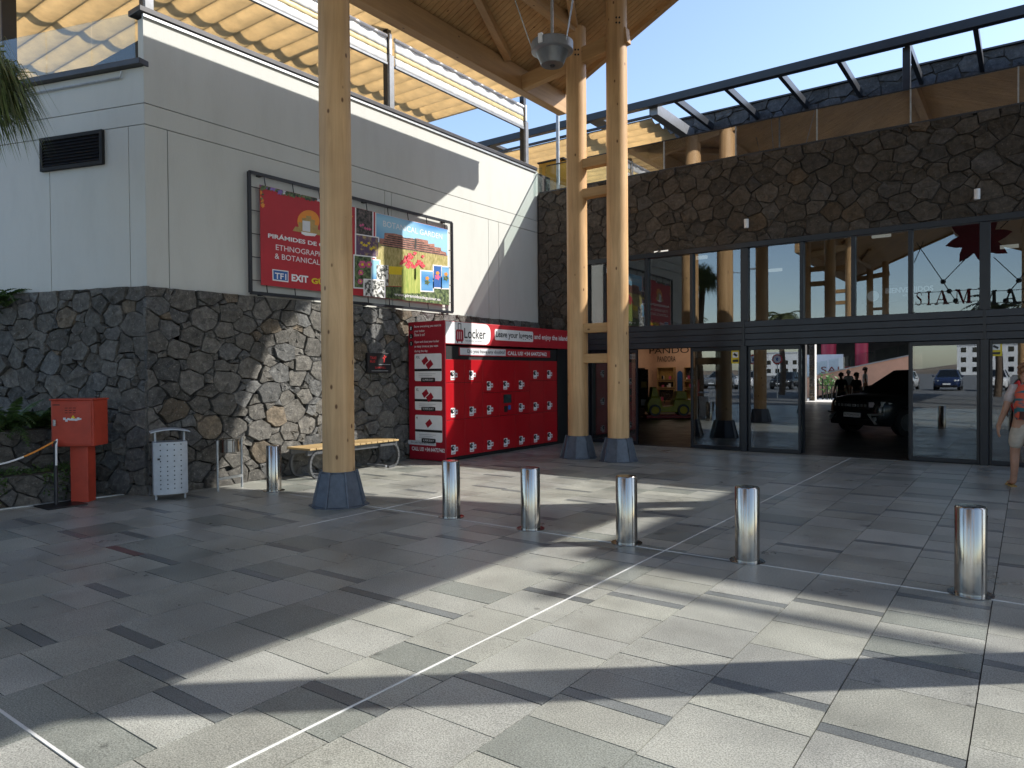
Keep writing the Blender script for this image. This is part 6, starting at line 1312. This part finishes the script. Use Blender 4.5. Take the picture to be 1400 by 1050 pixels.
palm(-21, -22, 5.5, 'palm at the left of the mirrored car park', 1); palm(-13.5, -21, 5.0, 'palm left of the middle of the mirrored car park', 2); palm(-7, -23, 4.6, 'short palm right of the middle of the mirrored car park', 3); palm(-1.5, -22, 5.2, 'palm at the right of the mirrored car park', 4)
palm(-15.5, -6, 6.2, 'tall palm close to the white building, mirrored in the upper glass', 5)
for i, (x, y) in enumerate(((-9.5, -24), (-17.5, -24.5))):
    t = thing('street_lamp', ('double armed street lamp mirrored in the upper glass beside the sign letters', 'double armed street lamp at the left of the mirrored car park')[i], 'street lamp', (x, y, 0), group='street lamps')
    MB().tube([(0, 0, 0), (0, 0, 9)], [.09, .05], 10).build('mast', 'galv', t, local=True)
    for s in (-1, 1): MB().bar((0, 0, 8.95), (s * .9, 0, 9.05), .06, .06).build('arm', 'galv', t, local=True); MB().box(s * .9 - .28, s * .9 + .28, -.12, .12, 8.98, 9.1).build('lamp_head', 'galv', t, local=True, bevel=.02)
for i, (x, y) in enumerate(((-13.2, -14), (-12.0, -14.6))):
    t = thing('road_sign', ('round red rimmed road sign mirrored in the door, left one', 'round red rimmed road sign mirrored in the door, right one')[i], 'road sign', (x, y, 0), group='round road signs')
    MB().tube([(0, 0, 0), (0, 0, 2.6)], .03, 8).build('pole', 'galv', t, local=True); MB().lathe((0, 0, 2.3), [(.3, .03), (.3, .05)], 24, 'y').build('red_ring', 'redprint2', t, local=True); MB().lathe((0, 0, 2.3), [(.22, .051), (.22, .056)], 24, 'y').build('white_disc', 'white', t, local=True); MB().box(-.06, .06, .057, .062, 2.2, 2.4).build('symbol', 'blue', t, local=True)
rg = random.Random(9)
for i, (x, y, wd, h) in enumerate(((-3, -235, 30, 9), (30, -220, 24, 14), (-60, -240, 36, 8), (52, -235, 26, 17))):
    t = thing('apartment_block', ('low white apartment block straight behind the mirrored car park', 'white apartment block right behind the mirrored car park', 'long low white block at the left of the mirrored skyline', 'tall white block at the right of the mirrored skyline')[i], 'building', (x, y, 0), group='white blocks beyond the car park')
    MB().box(-wd / 2, wd / 2, -5, 5, -.1, h).build('wall', 'white', t, local=True); MB().box(-wd / 2 - .2, wd / 2 + .2, -5.2, 5.2, h, h + .4).build('roof', 'offwhite', t, local=True)
    for k in range(int(wd / 3)):
        for j in range(int(h / 3)): MB().box(-wd / 2 + 1 + k * 3, -wd / 2 + 2.4 + k * 3, 5.0, 5.05, .9 + j * 3, 2.4 + j * 3).build('window', 'carglass', t, local=True)
hl_ = MB(); n = 40
for k in range(n + 1):
    x = -400 + 800 * k / n; h = 14 + 16 * sin(k * .35) + 9 * sin(k * .9 + 1); hl_.add([(x, -300, -1), (x, -340, max(2, h * .35)), (x, -420, -1)], [])
for k in range(n): a = k * 3; hl_.f += [(a, a + 3, a + 4, a + 1), (a + 1, a + 4, a + 5, a + 2)]
struct(hl_.build('hills', mat('dry_hillside', (.22, .17, .12), .9, var=.3, scale=.05, coords='P'), smooth=True))
c2 = copy_tree(cn); c2.location = (RX - 0.9, 5.8 - 20.0, 0); c2['label'] = 'second timber canopy farther out on the plaza, mirrored in the upper glass'
# unseen block added right of the view to throw shade across the plaza
tw = thing('shade_block', 'unseen plastered block with overhang added right of the view to shade the plaza', 'building', (14, 20, 0))
MB().box(9.2, 24, 17.6, 30, 0, 12.4).build('wall', 'plaster', tw); MB().box(8.5, 24.6, 15.15, 30.6, 12.4, 12.8).build('shade_slab', 'coping', tw)
for k in range(1): MB().box(8.5, 24.6, 14.5 - .7 * k, 14.6 - .7 * k, 12.62, 12.72).build('streak_bar', 'steel_black', tw)  # unseen bar added so its shadow draws a soft streak on the paving
for x in (8.7, 12, 16, 20, 24): MB().box(x, x + .1, 13.9, 15.15, 12.5, 12.6).build('bracket', 'steel_black', tw)
for k in range(4):
    for j in range(2): MB().box(10 + 3.4 * k, 12.2 + 3.4 * k, 17.5, 17.598, 7.2 + 2.6 * j, 9 + 2.6 * j).build('window', 'carglass', tw)
